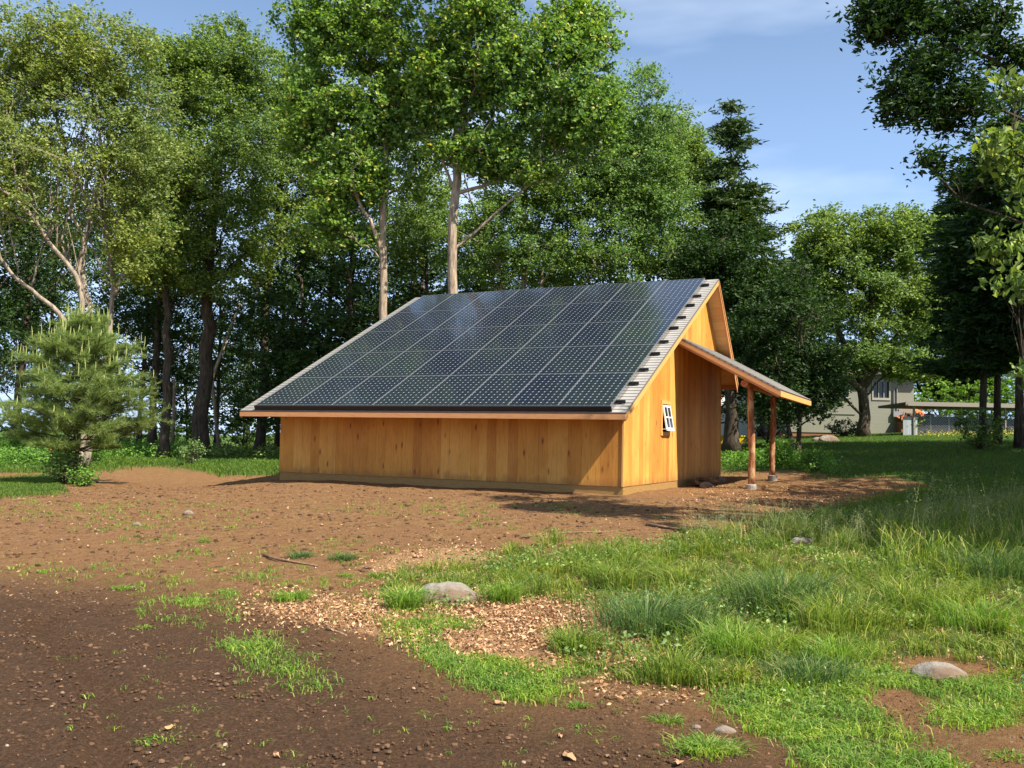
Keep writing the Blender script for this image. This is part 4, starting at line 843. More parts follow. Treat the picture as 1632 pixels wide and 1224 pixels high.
mb = MB(); P = scatter(P_LAWN, 190, 120, 14, 1.0, dmax=56); rr = rng.uniform(size=len(P)) < np.clip(30/P[:, 1], .3, 1.3)**1.2; P = P[rr]; blades(mb, P, rng.uniform(.05, .13, len(P)), .012, .8)
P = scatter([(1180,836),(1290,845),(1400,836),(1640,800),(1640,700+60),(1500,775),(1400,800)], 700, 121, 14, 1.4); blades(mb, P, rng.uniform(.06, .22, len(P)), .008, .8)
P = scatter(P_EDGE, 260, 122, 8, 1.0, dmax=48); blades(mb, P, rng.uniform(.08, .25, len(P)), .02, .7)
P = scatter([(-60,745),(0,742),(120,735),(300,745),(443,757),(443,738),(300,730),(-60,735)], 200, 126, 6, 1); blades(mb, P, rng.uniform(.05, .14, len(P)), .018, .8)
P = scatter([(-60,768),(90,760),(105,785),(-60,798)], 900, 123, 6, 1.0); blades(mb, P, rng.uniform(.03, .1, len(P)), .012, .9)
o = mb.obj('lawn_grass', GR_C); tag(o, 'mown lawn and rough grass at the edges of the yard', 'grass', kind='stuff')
# loose sparse sprouts in the soil
mb = MB(); P = scatter([(-40,800),(440,800),(900,800),(1100,830),(900,880),(640,900),(600,990),(440,1000),(260,980),(-40,900)], 26, 130, 6)
for _ in range(1):
    sel = P[snoise(P[:, 0], P[:, 1], 1.1, 8) > .05]; Q = np.repeat(sel, 7, axis=0) + rng.normal(size=(len(sel)*7, 3))*[.03, .03, 0]; blades(mb, Q, rng.uniform(.02, .07, len(Q)), .007, 1.2)
P = scatter([(200,900),(600,900),(620,1010),(400,1010),(230,990)], 60, 131, 6); sel = P[snoise(P[:, 0], P[:, 1], 2, 4) > .1]; Q = np.repeat(sel, 9, axis=0) + rng.normal(size=(len(sel)*9, 3))*[.03, .03, 0]; blades(mb, Q, rng.uniform(.02, .08, len(Q)), .006, 1.2)
P = scatter([(0,1050),(500,1010),(1150,1120),(1200,1224),(0,1300)], 9, 132, 6); Q = np.repeat(P, 6, axis=0) + rng.normal(size=(len(P)*6, 3))*[.02, .02, 0]; blades(mb, Q, rng.uniform(.015, .05, len(Q)), .005, 1.3)
o = mb.obj('sparse_sprouts', GR_B); tag(o, 'scattered thin grass sprouts in the bare soil', 'grass', kind='stuff')
# tussocks: one thing each
def tussock(px, py, n, h, r, lab, leafm, seed, name='grass_tussock', grp='grass tussocks in the meadow', lean=.8, w=.006):
    global rng
    if n > 650: n = int(n*.5); h *= 1.15
    rng = np.random.default_rng(seed); B = G(px, py); P = rng.normal(size=(n, 3))*[r*.5, r*.4, 0]; mb = MB()
    out_ = unit(P + 1e-3)*1.3; blades(mb, P - [0, 0, .02], h*rng.uniform(.5, 1.15, n), w, lean, ldir=out_); o = mb.obj(name, leafm); o.location = tuple(B); return tag(o, lab, 'grass', grp)
for a_ in [(1030,1005,1500,.36,.42,'blue green tussock right of the leaf litter, arching over bare soil',GR_D,1), (1245,975,1500,.44,.40,'dark tall tussock in the middle of the meadow',GR_D,2), (1075,1085,900,.27,.24,'upright green clump at the meadow front edge',GR_A,3), (912,1040,420,.27,.13,'spiky green clump standing in the leaf litter',GR_A,4),
           (644,970,600,.26,.13,'upright grass clump left of the pale boulder',GR_B,5), (800,960,420,.26,.12,'clump of tall blades right of the pale boulder',GR_B,6), (1175,1040,1100,.28,.30,'yellow green mound of grass at the meadow front',GR_B,7), (1330,1000,1500,.34,.42,'large grass mound right of the dark tall tussock',GR_A,8), (1460,975,1400,.36,.4,'grass mound above the right boulder',GR_A,9),
           (1585,925,1300,.42,.38,'dark drooping grass mound at the right edge',GR_D,10), (1560,1000,1100,.30,.36,'light grass mound near the right edge',GR_B,11), (1290,1085,900,.20,.28,'low arching tuft left of the right boulder',GR_D,12), (980,935,700,.3,.25,'green clump behind the leaf litter',GR_A,13), (1330,1050,800,.2,.26,'low tuft behind the right boulder gap',GR_B,14)]:
    tussock(*a_[:8])
for a_ in [(548,892,260,.13,.13,'green tuft on the soil, right of the pair above the stick',GR_D,20), (480,888,260,.12,.13,'green tuft on the soil above the stick',GR_D,21), (465,958,300,.17,.13,'taller tuft left of the leaf litter',GR_B,22), (602,920,120,.11,.07,'small tuft left of the boulder grass',GR_B,23), (553,920,90,.10,.06,'small tuft beside the taller tuft',GR_B,24),
           (324,864,90,.10,.06,'tiny tuft in the middle of the bare yard',GR_B,25), (193,940,90,.09,.07,'tiny tuft at the left of the dark soil',GR_B,26), (308,960,260,.09,.17,'flat tuft left of the leaf litter',GR_B,27), (362,945,140,.08,.09,'small flat tuft near the stick',GR_B,28), (230,1000,110,.05,.07,'little yellow green tuft in dark soil',GR_B,29),
           (1125,1195,520,.10,.16,'bright tuft in front of the small half buried stone',GR_B,30), (1062,1150,130,.07,.08,'small tuft in the dark soil left of the half buried stone',GR_B,31), (920,1125,110,.06,.06,'small tuft below the creeping grass',GR_B,32), (930,1165,130,.05,.09,'flat weak tuft in the dark soil near the bottom',GR_B,33), (1560,1140,500,.09,.22,'bright tuft below the right boulder',GR_B,34), (1605,1205,160,.06,.10,'tuft at the lower right corner',GR_B,35),
           (295,1130,120,.04,.14,'thin sprawling weed in dark soil at lower left',GR_B,36), (265,1175,140,.04,.12,'thin sprawling weed nearest the bottom left',GR_B,37), (1240,835,150,.15,.12,'bright tuft at the edge of the tree shade',GR_B,38), (65,912,60,.07,.05,'tiny tuft at the left of the yard',GR_B,39)]:
    tussock(*a_[:8], name='grass_tuft', grp='small grass tufts in the soil', lean=1.0, w=.0065)
mb = MB(); P = off_rocks(scatter(P_MEADOW, 420, 155, 12)); P = P[snoise(P[:, 0], P[:, 1], 1.9, 51) > .1]; P[:, 2] += rng.uniform(.03, .13, len(P)); add_leaves(mb, P, .035, .85, up=1.6)
P = scatter(P_SHORT[1], 260, 156, 12); P = P[snoise(P[:, 0], P[:, 1], 3, 52) > .2]; P[:, 2] += rng.uniform(.01, .05, len(P)); add_leaves(mb, P, .026, .9, up=1.6)
o = mb.obj('broad_weeds', L_COOL); tag(o, 'small broad leaved weeds mixed into the grass', 'plants', kind='stuff')
# seed-headed grasses rising at the shade edge
k = leaf_mat('seed_heads', [(0, (.12, .17, .06)), (1, (.36, .36, .18))], .35)
def seedgrass(poly, n, seed, hlo, hhi, lab, big=False):
    global rng
    P = scatter(poly, 40, seed, 8); rng = np.random.default_rng(seed+1); P = P[rng.permutation(len(P))[:n]]; mb = MB()
    for p_ in P:
        h = rng.uniform(hlo, hhi); t = np.array([rng.normal()*.12, rng.normal()*.06, h]); Q = p_ + np.array([[0, 0, 0], t*[.3, .3, .5], t*[.75, .75, .85], t]); mb.tube(Q, [.0025, .0025, .002, .0012], 3, cap=False)
        nn_ = 34 if not big else 12; s_ = rng.uniform(.62, 1.0, (nn_, 1)); C = p_ + t*s_ + rng.normal(size=(nn_, 3))*[.035, .035, .01]*(1.15-s_)*2.2
        if big: add_leaves(mb, C, .035, .45, up=0)
        else: add_leaves(mb, C, .017, .5, up=0)
    o = mb.obj('seeding_grass', k); return tag(o, lab, 'grass', kind='stuff')
seedgrass([(1090,850),(1180,838),(1300,846),(1400,845),(1640,800),(1640,850),(1400,880),(1100,885)], 420, 140, .25, .5, 'airy seed heads along the back of the meadow')
seedgrass([(1430,860),(1632,830),(1632,900),(1430,900)], 60, 150, .5, .95, 'tall pale seed stalks catching light before the shade', True)
mb = MB(); P = scatter([(1400,850),(1640,820),(1640,930),(1420,920)], 420, 152, 8); blades(mb, P, rng.uniform(.2, .6, len(P)), .009, .6); o = mb.obj('long_grass', GR_A); tag(o, 'long loose blades standing at the right of the meadow', 'grass', kind='stuff')
# ------------------------------------------------------------------ leafy ground cover
def weeds(poly, n, seed, hh, size, lab, leafm=None, name='weeds', rad_=.16, per=26, amp=5):
    global rng
    P = scatter(poly, max(2, n), seed, amp, 1.0, dmax=48); rng = np.random.default_rng(seed+1); C = []
    hgt = hh*rng.uniform(.25, 1, len(P)); C = (P + np.stack([0*hgt, 0*hgt, hgt], 1))[:, None] + rng.normal(size=(len(P), per, 3))*[rad_, rad_, rad_*.6]
    mb = MB(); C = C.reshape(-1, 3); add_leaves(mb, C, size, .7, up=1.2); o = mb.obj(name, leafm or L_WEED); return tag(o, lab, 'plants', kind='stuff')
weeds([(-60,728),(-60,748),(60,748),(110,740),(160,733),(300,735),(300,722),(-60,712)], 7, 160, .55, .10, 'bright leafy weeds at the edge of the woods on the left')
weeds([(300,735),(443,735),(443,720),(300,720)], 4, 163, .4, .10, 'dim leafy weeds under the trees by the low roof corner', L_MID)
weeds([(1155,752),(1230,745),(1300,752),(1345,757),(1300,742),(1240,730),(1160,735)], 12, 166, .35, .09, 'bright leafy weeds behind the porch posts')
def bush(px, py, r, h, n, lab, leafm, seed, size=.08, name='bush', D=None):
    global rng
    rng = np.random.default_rng(seed); B = G(px, py) if D is None else ground_at(px, D); C = unit(rng.normal(size=(n, 3)))*rng.uniform(.3, 1, (n, 1))**.5*[r, r*.8, h/2] + [0, 0, h*.52]
    root = empty(name, tuple(B), label=lab, cat='bush'); mb = MB()
    for c_ in C[::max(1, n//40)]: mb.tube(bend(np.array([0, 0, -.03]), c_, 4, .1, .08), [.008, .006, .004, .003], 3, cap=False)
    mb.obj('stems', B_DARK, root); lb = MB(); add_leaves(lb, (C[:, None] + rng.normal(size=(n, 16, 3))*[.1, .1, .07]).reshape(-1, 3), size, .7, up=1.0); lb.obj('leaves', leafm, root); return root
bush(100, 772, .42, .85, 60, 'leafy green shrub growing at the foot of the young pine', L_COOL, 171, .075)
bush(133, 775, .25, .35, 26, 'low vine on the right of the young pine stem', L_WEED, 172, .07)
bush(150, 741, .45, .8, 50, 'leafy weed clump in front of the many stemmed tree base', L_WEED, 180, .08)
bush(305, 742, .5, .9, 50, 'grey green bush at the woods edge left of the shed', L_COOL, 173, .07)
bush(1245, 745, .45, .95, 60, 'sunlit leafy sapling behind the far porch post', L_WEED, 174, .085)
bush(1300, 752, .4, .7, 40, 'low leafy sapling right of the far porch post', L_WEED, 175, .085)
bush(1562, 708, .9, 1.5, 90, 'dark shrub at the foot of the leftmost dark conifer', L_MID, 176, .12, D=33.0)
bush(1455, 697, .8, 1.3, 70, 'round shrub at the house corner by the pen', L_MID, 177, .12, D=50.5)
bush(1345, 700, 1.0, 1.0, 70, 'dark bush at the foot of the house wall', L_DARK, 178, .12, D=52.0)
bush(30, 735, .6, .9, 60, 'bright bramble at the left edge of the woods', L_WEED, 179, .10)
for q_, px in enumerate((-30, 45, 100, 200, 245, 290, 345, 395, 430)):
    bush(px, 718, 2.0, 2.0, 60, ['bright shrub deep in the woods at the left edge','bright shrub deep in the woods left of the pine','shrub deep in the woods behind the pine','shrub deep in the woods right of the pine','sunlit shrub between the dark trunks','low sunlit shrub deep between the dark trunks','sunlit shrub right of the thick dark trunk','sunlit shrub left of the forked trunk','sunlit shrub behind the low roof corner'][q_], L_BRIGHT if q_ % 3 else L_MID, 300+q_, .20, name='woodland_shrub', D=54+3*(q_ % 3))
for q_, px in enumerate((1500, 1545, 1590, 1632)):
    bush(px, 700, 2.6, 3.4 + .5*(q_ % 2), 90, ['yellow green shrub behind the left half of the pen', 'yellow green shrub behind the middle of the pen', 'yellow green shrub behind the bare pen posts', 'yellow green shrub behind the right end of the pen'][q_], L_BRIGHT, 330+q_, .22, name='tall_shrub', D=61)
# ------------------------------------------------------------------ soil debris
k = leaf_mat('dry_leaves', [(0, (.13, .065, .03)), (.35, (.34, .18, .085)), (.7, (.52, .31, .16)), (1, (.66, .46, .28))], .12, tcol=(1, .9, .7), rough=.8)
m_dry = k
mb = MB()
for q_, poly in enumerate(P_LITTER):
    P = off_rocks(scatter(poly, (2500, 1400, 600)[q_], 180+q_, 26)); P = P[snoise(P[:, 0], P[:, 1], 3.3, 7) + .5*snoise(P[:, 0], P[:, 1], 8, 3) > rng.uniform(-1.3, .1, len(P))]; P[:, 2] += rng.uniform(.003, .03, len(P)); add_leaves(mb, P, rng.uniform(.016, .05, (len(P), 1)), .5, up=1.0)
P = scatter([(-40,790),(440,790),(1000,810),(1400,780),(1300,830),(1000,870),(600,1000),(-40,960)], 14, 185, 8); P[:, 2] += .01; add_leaves(mb, P, rng.uniform(.02, .05, (len(P), 1)), .5, up=1.6)
P = scatter(P_MEADOW, 260, 188, 8); P[:, 2] += .008; add_leaves(mb, P, rng.uniform(.02, .055, (len(P), 1)), .5, up=1.4)
P = scatter(P_DARK, 12, 186, 8); P[:, 2] += .004; add_leaves(mb, P, .012, .5, up=1.8)
P = scatter([(1090,770),(1480,770),(1400,800),(1100,830)], 40, 187, 8); P[:, 2] += .01; add_leaves(mb, P, .05, .5, up=1.6)
o = mb.obj('leaf_litter', m_dry); tag(o, 'dry tan leaves and wood chips strewn on the soil', 'leaf litter', kind='stuff')
k = M('clods', .95, .1); k.color(k.ramp(k.island(), [(0, (.05, .027, .016)), (.7, (.11, .062, .036)), (.98, (.17, .10, .06)), (1, (.36, .28, .21))])); m_clod = k.m
def clods(polys, seed, lab):
    global rng
    mb = MB(); a6 = np.arange(6)/6*2*np.pi; base_ = np.vstack([np.stack([np.cos(a6), np.sin(a6), 0*a6-.15], 1), np.stack([.72*np.cos(a6+.5), .72*np.sin(a6+.5), 0*a6+.62], 1), [[0, 0, .85]]])
    T = np.array([(q, (q+1) % 6, 6+q) for q in range(6)] + [((q+1) % 6, 6+(q+1) % 6, 6+q) for q in range(6)] + [(6+q, 6+(q+1) % 6, 12) for q in range(6)])
    for poly, dens, lo, hi in polys:
        P = scatter(poly, dens, seed, 8); n = len(P); seed += 1; s_ = (lo + (hi-lo)*rng.uniform(size=n)**5)[:, None, None]; sq = rng.uniform(.6, 1.4, (n, 1, 3))*[1, 1, .65]
        V = P[:, None] + base_[None]*s_*sq*rng.uniform(.78, 1.22, (n, 13, 3)); mb.add(V.reshape(-1, 3), T=(T[None] + np.arange(n)[:, None, None]*13).reshape(-1, 3))
    o = mb.obj('soil_clods', m_clod); return tag(o, lab, 'soil clods', kind='stuff')
clods([(P_DARK, 1100, .002, .017), (P_DARK2, 500, .004, .016), ([(-40,780),(440,770),(1000,800),(1400,770),(1300,830),(1000,870),(600,960),(260,935),(-40,940)], 120, .006, .035)], 190, 'crumbs and clods of soil over the bare ground')
# rocks
R_ = ROCKS
rock('boulder', R_[0][0], .31, .22, .15, 'pale grey boulder half sunk in grass beside the leaf litter', 3, sink=.42)
rock('boulder', R_[1][0]+[-.02, 0, 0], .20, .16, .085, 'low grey boulder with soil on its right half, lower right', 5, sink=.5)
rock('stone', R_[2][0], .06, .045, .03, 'small half buried stone in dark soil near the bottom', 7, sink=.5, cat='stone')
rock('boulder', R_[3][0], .15, .11, .09, 'small grey rock in the shade behind the seed heads', 9, sink=.4)
rock('boulder', ground_at(1303, 44.5), .30, .25, .20, 'white boulder at the far end of the shaded lawn, smaller of two', 11, sink=.4)
rock('boulder', ground_at(1322, 44.0), .55, .3, .26, 'long white boulder at the far end of the shaded lawn, larger of two', 12, sink=.4)
for q_, (x, y, s_, lab) in enumerate([(218,838,.055,'small pale stone alone in the middle of the bare yard'), (300,820,.07,'jagged stone near the shed shadow tip'), (152,770,.07,'dark clump of earth right of the pine foot'), (1110,1160,.02,'tiny pebble beside the half buried stone'), (1150,826,.06,'stone in the shaded soil before the porch')]):
    rock('stone', G(x, y), s_*1.2, s_, s_*.8, lab, 20+q_, group='small stones in the yard', cat='stone')
# sticks
def stick(pts, r, lab):
    P = np.array([G(x, y) + [0, 0, r*1.2] for x, y in pts]); c_ = P[0].copy(); b = MB(); b.tube(P-c_, [r]*len(P), 6, wob=.15); o = b.obj('stick', m_old, smooth=True); o.location = tuple(c_); return tag(o, lab, 'stick', 'fallen sticks on the soil')
stick([(418,886),(440,893),(470,898),(505,904)], .014, 'long thin stick lying left of the green tufts')
stick([(520,1004),(540,1010),(552,1016)], .010, 'short dark stick below the leaf litter')
stick([(830,858),(900,850),(985,848)], .010, 'thin straight stick lying behind the meadow')
stick([(760,968),(800,966),(840,966)], .006, 'pale straw stalk below the boulder')
stick([(1030,838),(1080,846),(1130,843)], .02, 'dark branch lying in the shade before the porch')
# big single dead leaves
def dead_leaf(px, py, s_, lab, seed, lobed=True):
    r = np.random.default_rng(seed); B = G(px, py); n = 22; b = MB(); V = [(0, 0, .012)]
    for q in range(n):
        a = q/n*2*np.pi; rr = s_*(.55 + (.38*abs(math.sin(a*2.5+.6)) if lobed else .1))*(1.0 + .7*max(0, math.cos(a))); V.append((rr*math.cos(a), rr*.62*math.sin(a), .006 + .008*math.sin(a*3+seed)*rr/s_))
    b.add(V, T=[(0, q+1, (q+1) % n+1) for q in range(n)]); o = b.obj('dead_leaf', m_dry); o.location = (B[0], B[1], B[2]+.012); o.rotation_euler = (.10, .05, seed*1.3); 
    md = o.modifiers.new('thickness', 'SOLIDIFY'); md.thickness = .002
    return tag(o, lab, 'leaf', 'single dead leaves on the soil')
dead_leaf(800, 1124, .045, 'curled tan leaf just below the creeping grass', 2, False)
dead_leaf(905, 1208, .04, 'lobed oak leaf lying at the bottom edge', 4)
dead_leaf(893, 1178, .025, 'tiny pale leaf scrap above the lobed oak leaf', 6, False)
dead_leaf(272, 1163, .028, 'orange dead leaf in the sprawling weed at lower left', 8)
dead_leaf(440, 1208, .022, 'small orange leaf near the bottom left', 9)
dead_leaf(1080, 1228-8, .025, 'tan leaf at the bottom near the bright tuft', 10)
# scraps by the shed wall
for q_, (a_, v_, L_, rz, lab) in enumerate([(8.62, 5.6, .7, .3, 'scrap board lying against the gable wall, nearest one'), (8.7, 6.3, .8, -.2, 'scrap board lying on the pile by the gable wall'), (8.6, 7.0, .6, .8, 'short scrap board at the far end of the pile'), (8.75, 5.9, .5, 1.2, 'crosswise scrap board on top of the pile')]):
    P = local(a_, v_); b = MB(); b.beam((-L_/2, 0, .0), (L_/2, 0, .05), .16, .035); b.beam((-L_/2+.05, .05, .04), (L_/2-.1, .08, .08), .10, .03); o = b.obj('scrap_board', m_old); o.location = (P[0], P[1], P[2]+.05+.05*(q_ == 3)); o.rotation_euler = (0.1, .05, math.pi/2-TH+rz); tag(o, lab, 'wood scrap', 'scrap wood by the shed wall')
for q_, (a_, v_) in enumerate([(8.65, 7.9), (8.75, 7.4), (8.55, 6.6), (8.9, 5.3)]):
    rock('stone', local(a_, v_), .16, .12, .10, ['flat stone at the shed back corner', 'flat stone beside the scrap pile', 'stone half under the scrap boards', 'broken stone in front of the scrap boards'][q_], 30+q_, group='stones by the shed wall', cat='stone')
# ------------------------------------------------------------------ neighbour's house, pen and what stands there
k = M('grey_siding', .8, .2); wv = k.n('ShaderNodeTexWave', i_Scale=1.45, bands_direction='Z', wave_profile='SAW'); k.l(k.coord(), wv.inputs['Vector'])
k.color(k.mix(k.ramp(wv.outputs['Fac'], [(.0, (.55,)*3), (.12, (0,)*3)]), (.27, .265, .215), (.13, .125, .105))); k.bump(wv.outputs['Fac'], .6, .02); m_sid = k.m
k = M('dark_trim', .6, .3); k.color((.05, .045, .04)); m_trim = k.m
k = M('cream_paint', .6, .3); k.color((.33, .32, .27)); m_cream = k.m
k = M('steel_pipe', .4, .5); k.color((.34, .34, .34)); k.b.inputs['Metallic'].default_value = .5; m_steel = k.m
k = M('brick_red', .9, .1); k.color((.28, .12, .07)); m_brick = k.m
HD = 57.0; hp = ground_at(1458, HD); ms = HD/FPX
def hx(px): return (at(px, 690, HD)[0] - hp[0])
def hzz(py, px=1400): return at(px, py, HD)[2] - hp[2]
house = empty('neighbour_house', tuple(hp), 0, label='grey sided two storey house half hidden behind the oak', cat='house')
xL, xR = hx(1255), hx(1457); zt_ = hzz(598)
wx0, wx1, wz0, wz1 = hx(1392), hx(1417), hzz(634), hzz(608)
b = MB()
for (p, q, r_, s_) in ((xL, wx0, -.15, zt_), (wx1, xR, -.15, zt_), (wx0, wx1, -.15, wz0), (wx0, wx1, wz1, zt_)): b.box(p, q, 0, .2, r_, s_)
b.box(xR-.2, xR, .2, 9, -.15, zt_); b.box(xL, xL+.2, .2, 9, -.15, zt_); b.box(xL, xR, 8.8, 9, -.15, zt_); b.obj('wall', m_sid, house)
b = MB(); b.box(xL+.05, xR-.05, .05, 8.9, -1.2, -.155); b.obj('foundation', m_brick, house)
b = MB(); b.box(xL+.3, xR-.3, .8, 8.5, .3, zt_-.1); b.obj('interior', m_inside, house)
b = MB(); b.add([(xL-.6, -.6, zt_), (xR+.5, -.6, zt_), (xR+.5, 9.6, zt_), (xL-.6, 9.6, zt_), (xL-.6, 4.5, zt_+2.4), (xR+.5, 4.5, zt_+2.4)], [(0,3,2,1),(0,1,5,4),(2,3,4,5)], [(1,2,5),(3,0,4)]); b.obj('roof', m_trim, house)
w_ = MB(); f = .09
w_.box(wx0-f, wx1+f, -.05, .0, wz0-f-.06, wz0); w_.box(wx0-f, wx1+f, -.05, .0, wz1, wz1+f); w_.box(wx0-f, wx0, -.05, 0, wz0, wz1); w_.box(wx1, wx1+f, -.05, 0, wz0, wz1); wm = (wx0+wx1)/2; w_.box(wm-.17, wm-.12, .02, .08, wz0, wz1); w_.box(wm+.17, wm+.22, .02, .08, wz0, wz1)
win2 = w_.obj('window', m_cream, house); b = MB(); b.box(wx0, wx1, .10, .12, wz0, wz1); b.obj('pane', m_glass, win2)
for (p0, p1, y0, y1) in ((1338, 1352, 606, 634),):
    w_ = MB(); X0, X1, Z0_, Z1_ = hx(p0-12), hx(p1), hzz(y1), hzz(y0); w_.box(X0-.08, X1+.08, -.06, -.001, Z0_-.08, Z0_); w_.box(X0-.08, X1+.08, -.06, -.001, Z1_, Z1_+.08); w_.box(X0-.08, X0, -.06, -.001, Z0_, Z1_); w_.box(X1, X1+.08, -.06, -.001, Z0_, Z1_)
    ww = w_.obj('window', m_cream, house); b = MB(); b.box(X0, X1, -.02, -.003, Z0_, Z1_); b.obj('pane', m_glass, ww)
for px in (1424, 1429): b = MB(); b.tube([(hx(px), -.08, .9), (hx(px), -.08, hzz(618 if px > 1425 else 622))], .045, 7); b.obj('pipe', m_steel, house)
b = MB(); b.box(hx(1422), hx(1431), -.22, -.02, .95, 1.3); b.box(hx(1431), hx(1436), -.18, -.02, 1.0, 1.45); b.obj('meter_box', m_steel, house)
b = MB(); b.box(hx(1300), hx(1363), -.05, -.002, hzz(661.5), hzz(660)); b.obj('trim_board', m_sid, house)
# roofed pen with chain link
PD = 50.0; pb = ground_at(1441, PD); 
def qx(px, D=PD): return at(px, 690, D)[0] - pb[0]
def qz(py, px=1500): return at(px, py, PD)[2] - pb[2]
pen = empty('roofed_pen', tuple(pb), 0, label='long low roofed dog pen with a chain link front', cat='pen')
x0, x1 = qx(1437), qx(1700); zt2, zt1 = qz(638), qz(645.5)
b = MB(); b.hexa([(x0,-.5,zt1),(x1,-.5,zt1),(x1,3.2,zt1-.12),(x0,3.2,zt1-.12),(x0,-.5,zt1+.10),(x1,-.5,zt1+.10),(x1,3.2,zt1+.02),(x0,3.2,zt1+.02)]); b.obj('roof', m_trim, pen)
k = M('weathered_board', .8, .2); k.color((.27, .235, .20)); m_wb = k.m
b = MB(); b.box(x0, x1, -.55, -.503, zt1-.10, zt1+.13); b.obj('fascia', m_wb, pen)
k = M('grey_board', .8, .2); k.color(k.ramp(k.island(), [(0, (.22, .25, .27)), (1, (.36, .39, .40))])); m_gb = k.m
b = MB()
for q in range(7): b.box(qx(1438)+q*.115, qx(1438)+q*.115+.11, -.12, -.08, -.1, qz(665)); 
b.obj('board_panel', m_gb, pen)
for px, w__ in ((1455, .10), (1530, .05), (1600, .07)): b = MB(); b.box(qx(px)-w__/2, qx(px)+w__/2, -.2, -.2+w__, -.3, zt1-.02); b.obj('post', m_wb, pen)
fence_top = qz(662); 
b = MB()
for px in (1456, 1484, 1513, 1534, 1560, 1595, 1630): b.tube([(qx(px), .05, -.2), (qx(px), .05, fence_top+.05)], .028, 6)
b.tube([(qx(1456), .05, fence_top), (qx(1660), .05, fence_top+.05)], .022, 6); b.tube([(qx(1597), .05, fence_top-.55), (qx(1622), .05, fence_top-.55)], .02, 6)
fr = b.obj('fence_frame', m_steel, pen)
b = MB(); W_ = qx(1660)-qx(1456); n = int(W_/.16)
for q in range(n+12):
    xa = qx(1456) + (q-12)*.16
    for sg in (1, -1):
        A = np.array([xa if sg == 1 else xa+1.9, .02, 0.02]); B_ = A + [1.85*sg, 0, fence_top-.04]
        for P_ in (A, B_): pass
        lo, hi = qx(1456), qx(1660); t0, t1 = 0.0, 1.0; dx_ = B_[0]-A[0]
        ta, tb_ = sorted(((lo-A[0])/dx_, (hi-A[0])/dx_)); t0, t1 = max(0, ta), min(1, tb_)
        if t1-t0 > .05: b.beam(A+(B_-A)*t0, A+(B_-A)*t1, .010, .010, up=(0, 1, 0))
b.obj('chain_link', m_steel, fr)
k = M('dark_screen', .9, .1); k.color((.045, .045, .055)); m_scr = k.m
b = MB(); b.box(qx(1458), qx(1533), .12, .15, .05, fence_top-.06); b.obj('privacy_screen', m_scr, pen)
b = MB(); b.box(qx(1535), qx(1640), .12, .15, .05, fence_top-.12); b.obj('privacy_screen', m_scr, pen)
# orange roofed shelter beyond, blue barrel
k = M('orange_sheet', .7, .3); k.color((.62, .16, .06)); m_or = k.m
SD = 56.0; sb = ground_at(1470, SD); sx = lambda px: at(px, 690, SD)[0]-sb[0]; sz = lambda py: at(1480, py, SD)[2]-sb[2]
o = empty('orange_roofed_shelter', tuple(sb), label='low shelter with an orange roof behind the pen', cat='shelter')
b = MB(); b.hexa([(sx(1437),0,sz(671)),(sx(1497),0,sz(671)),(sx(1494),3,sz(649)),(sx(1437),3,sz(649)),(sx(1437),0,sz(671)+.06),(sx(1497),0,sz(671)+.06),(sx(1494),3,sz(649)+.06),(sx(1437),3,sz(649)+.06)]); b.obj('roof', m_or, o)
b = MB(); b.box(sx(1440), sx(1492), .3, 2.9, -.3, sz(673)); b.obj('wall', m_brick, o)
k = M('blue_plastic', .5, .4); k.color((.05, .09, .2)); m_bl = k.m
bP = ground_at(1481, 53.0); bz = lambda py: at(1481, py, 53.0)[2]-bP[2]
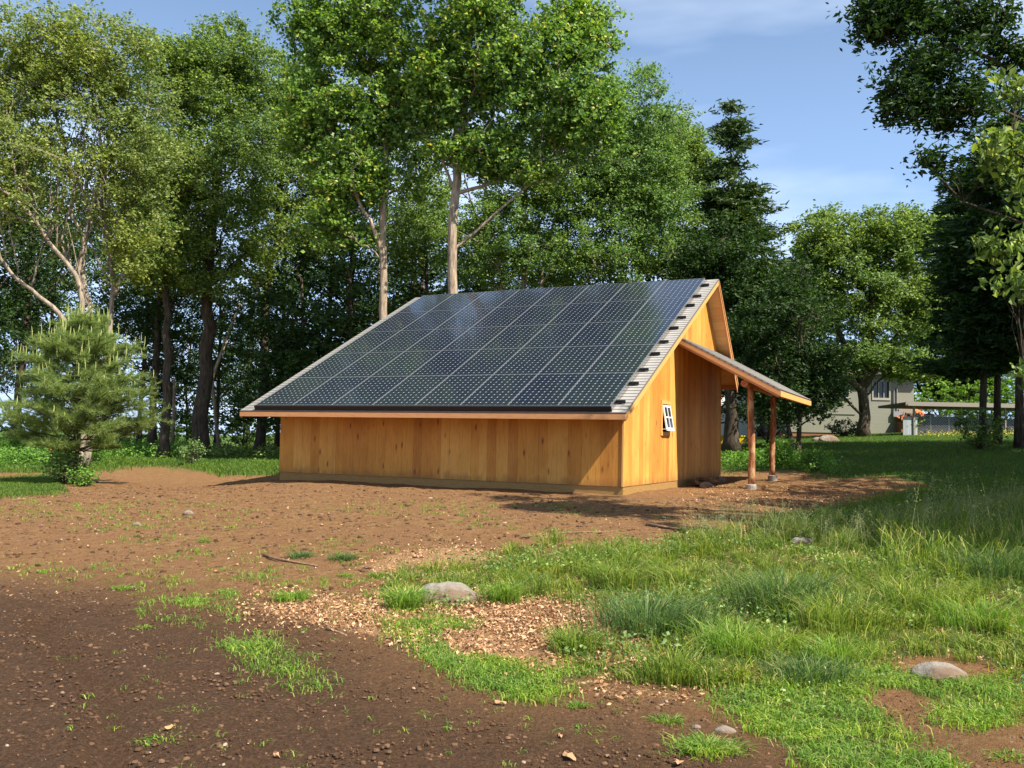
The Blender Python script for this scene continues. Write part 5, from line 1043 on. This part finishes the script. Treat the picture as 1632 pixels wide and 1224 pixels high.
b = MB(); b.tube([(0, 0, -.2), (0, 0, bz(668)), (0, 0, bz(660)), (0, 0, bz(659))], [.3, .3, .28, .12], 14); o = empty('blue_barrel', tuple(bP), label='dark blue barrel standing behind the pen fence', cat='barrel'); b.obj('body', m_bl, o, smooth=True); b = MB(); b.tube([(0, 0, bz(659)), (0, 0, bz(656))], [.08, .08], 10); b.obj('cap', m_white, o)
mb = MB(); P = scatter([(1462,692.5),(1632,690),(1632,695),(1462,697)], 22, 200, 1, 1.0, dmax=60); k = leaf_mat('yellow_flowers', [(0, (.14, .22, .03)), (.4, (.5, .42, .06)), (1, (.8, .62, .12))], .3)
if len(P): add_leaves(mb, P + [0, 0, .12] + rng.normal(size=(len(P), 3))*[.1, .1, .06], .08, .8, up=1); o = mb.obj('flower_strip', k); tag(o, 'strip of yellow flowers along the foot of the pen fence', 'flowers', kind='stuff')
# yellow wheelbarrow-like tubs far beyond the porch and pale house glimpsed past the wall
k = M('yellow_plastic', .5, .4); k.color((.75, .55, .03)); m_y = k.m
yP = ground_at(1175, 46.0); ys = lambda py: at(1175, py, 46.0)[2]-yP[2]
for q_, px in enumerate((1153, 1176)):
    p_ = ground_at(px, 46.0); o = empty('yellow_bin', tuple(p_), label=['yellow bin half hidden behind the shed corner', 'yellow bin seen between the shed and the near post'][q_], cat='bin', group='yellow bins beyond the porch')
    zb_ = at(px, 705, 46.0)[2]-p_[2]; b = MB(); b.hexa([(-.2,-.2,-.1),(.2,-.2,-.1),(.2,.2,-.1),(-.2,.2,-.1),(-.27,-.27,zb_+.30),(.27,-.27,zb_+.30),(.27,.27,zb_+.30),(-.27,.27,zb_+.30)]); b.obj('body', m_y, o); b = MB(); b.box(-.3, .3, -.3, .3, zb_+.302, zb_+.36); b.obj('lid', m_y, o)
wP = ground_at(1170, 62.0); o = empty('white_building', tuple(wP), label='white walled building glimpsed past the shed back corner', cat='building')
b = MB(); b.box(-3.5, 1.6, 0, 5, -.5, 3.9); b.obj('wall', m_white, o); b = MB(); b.add([(-3.9,-.4,3.905),(2,-.4,3.905),(2,5.4,3.905),(-3.9,5.4,3.905),(-3.9,2.5,5.4),(2,2.5,5.4)], [(0,3,2,1),(0,1,5,4),(2,3,4,5)], [(1,2,5),(3,0,4)]); b.obj('roof', m_trim, o)
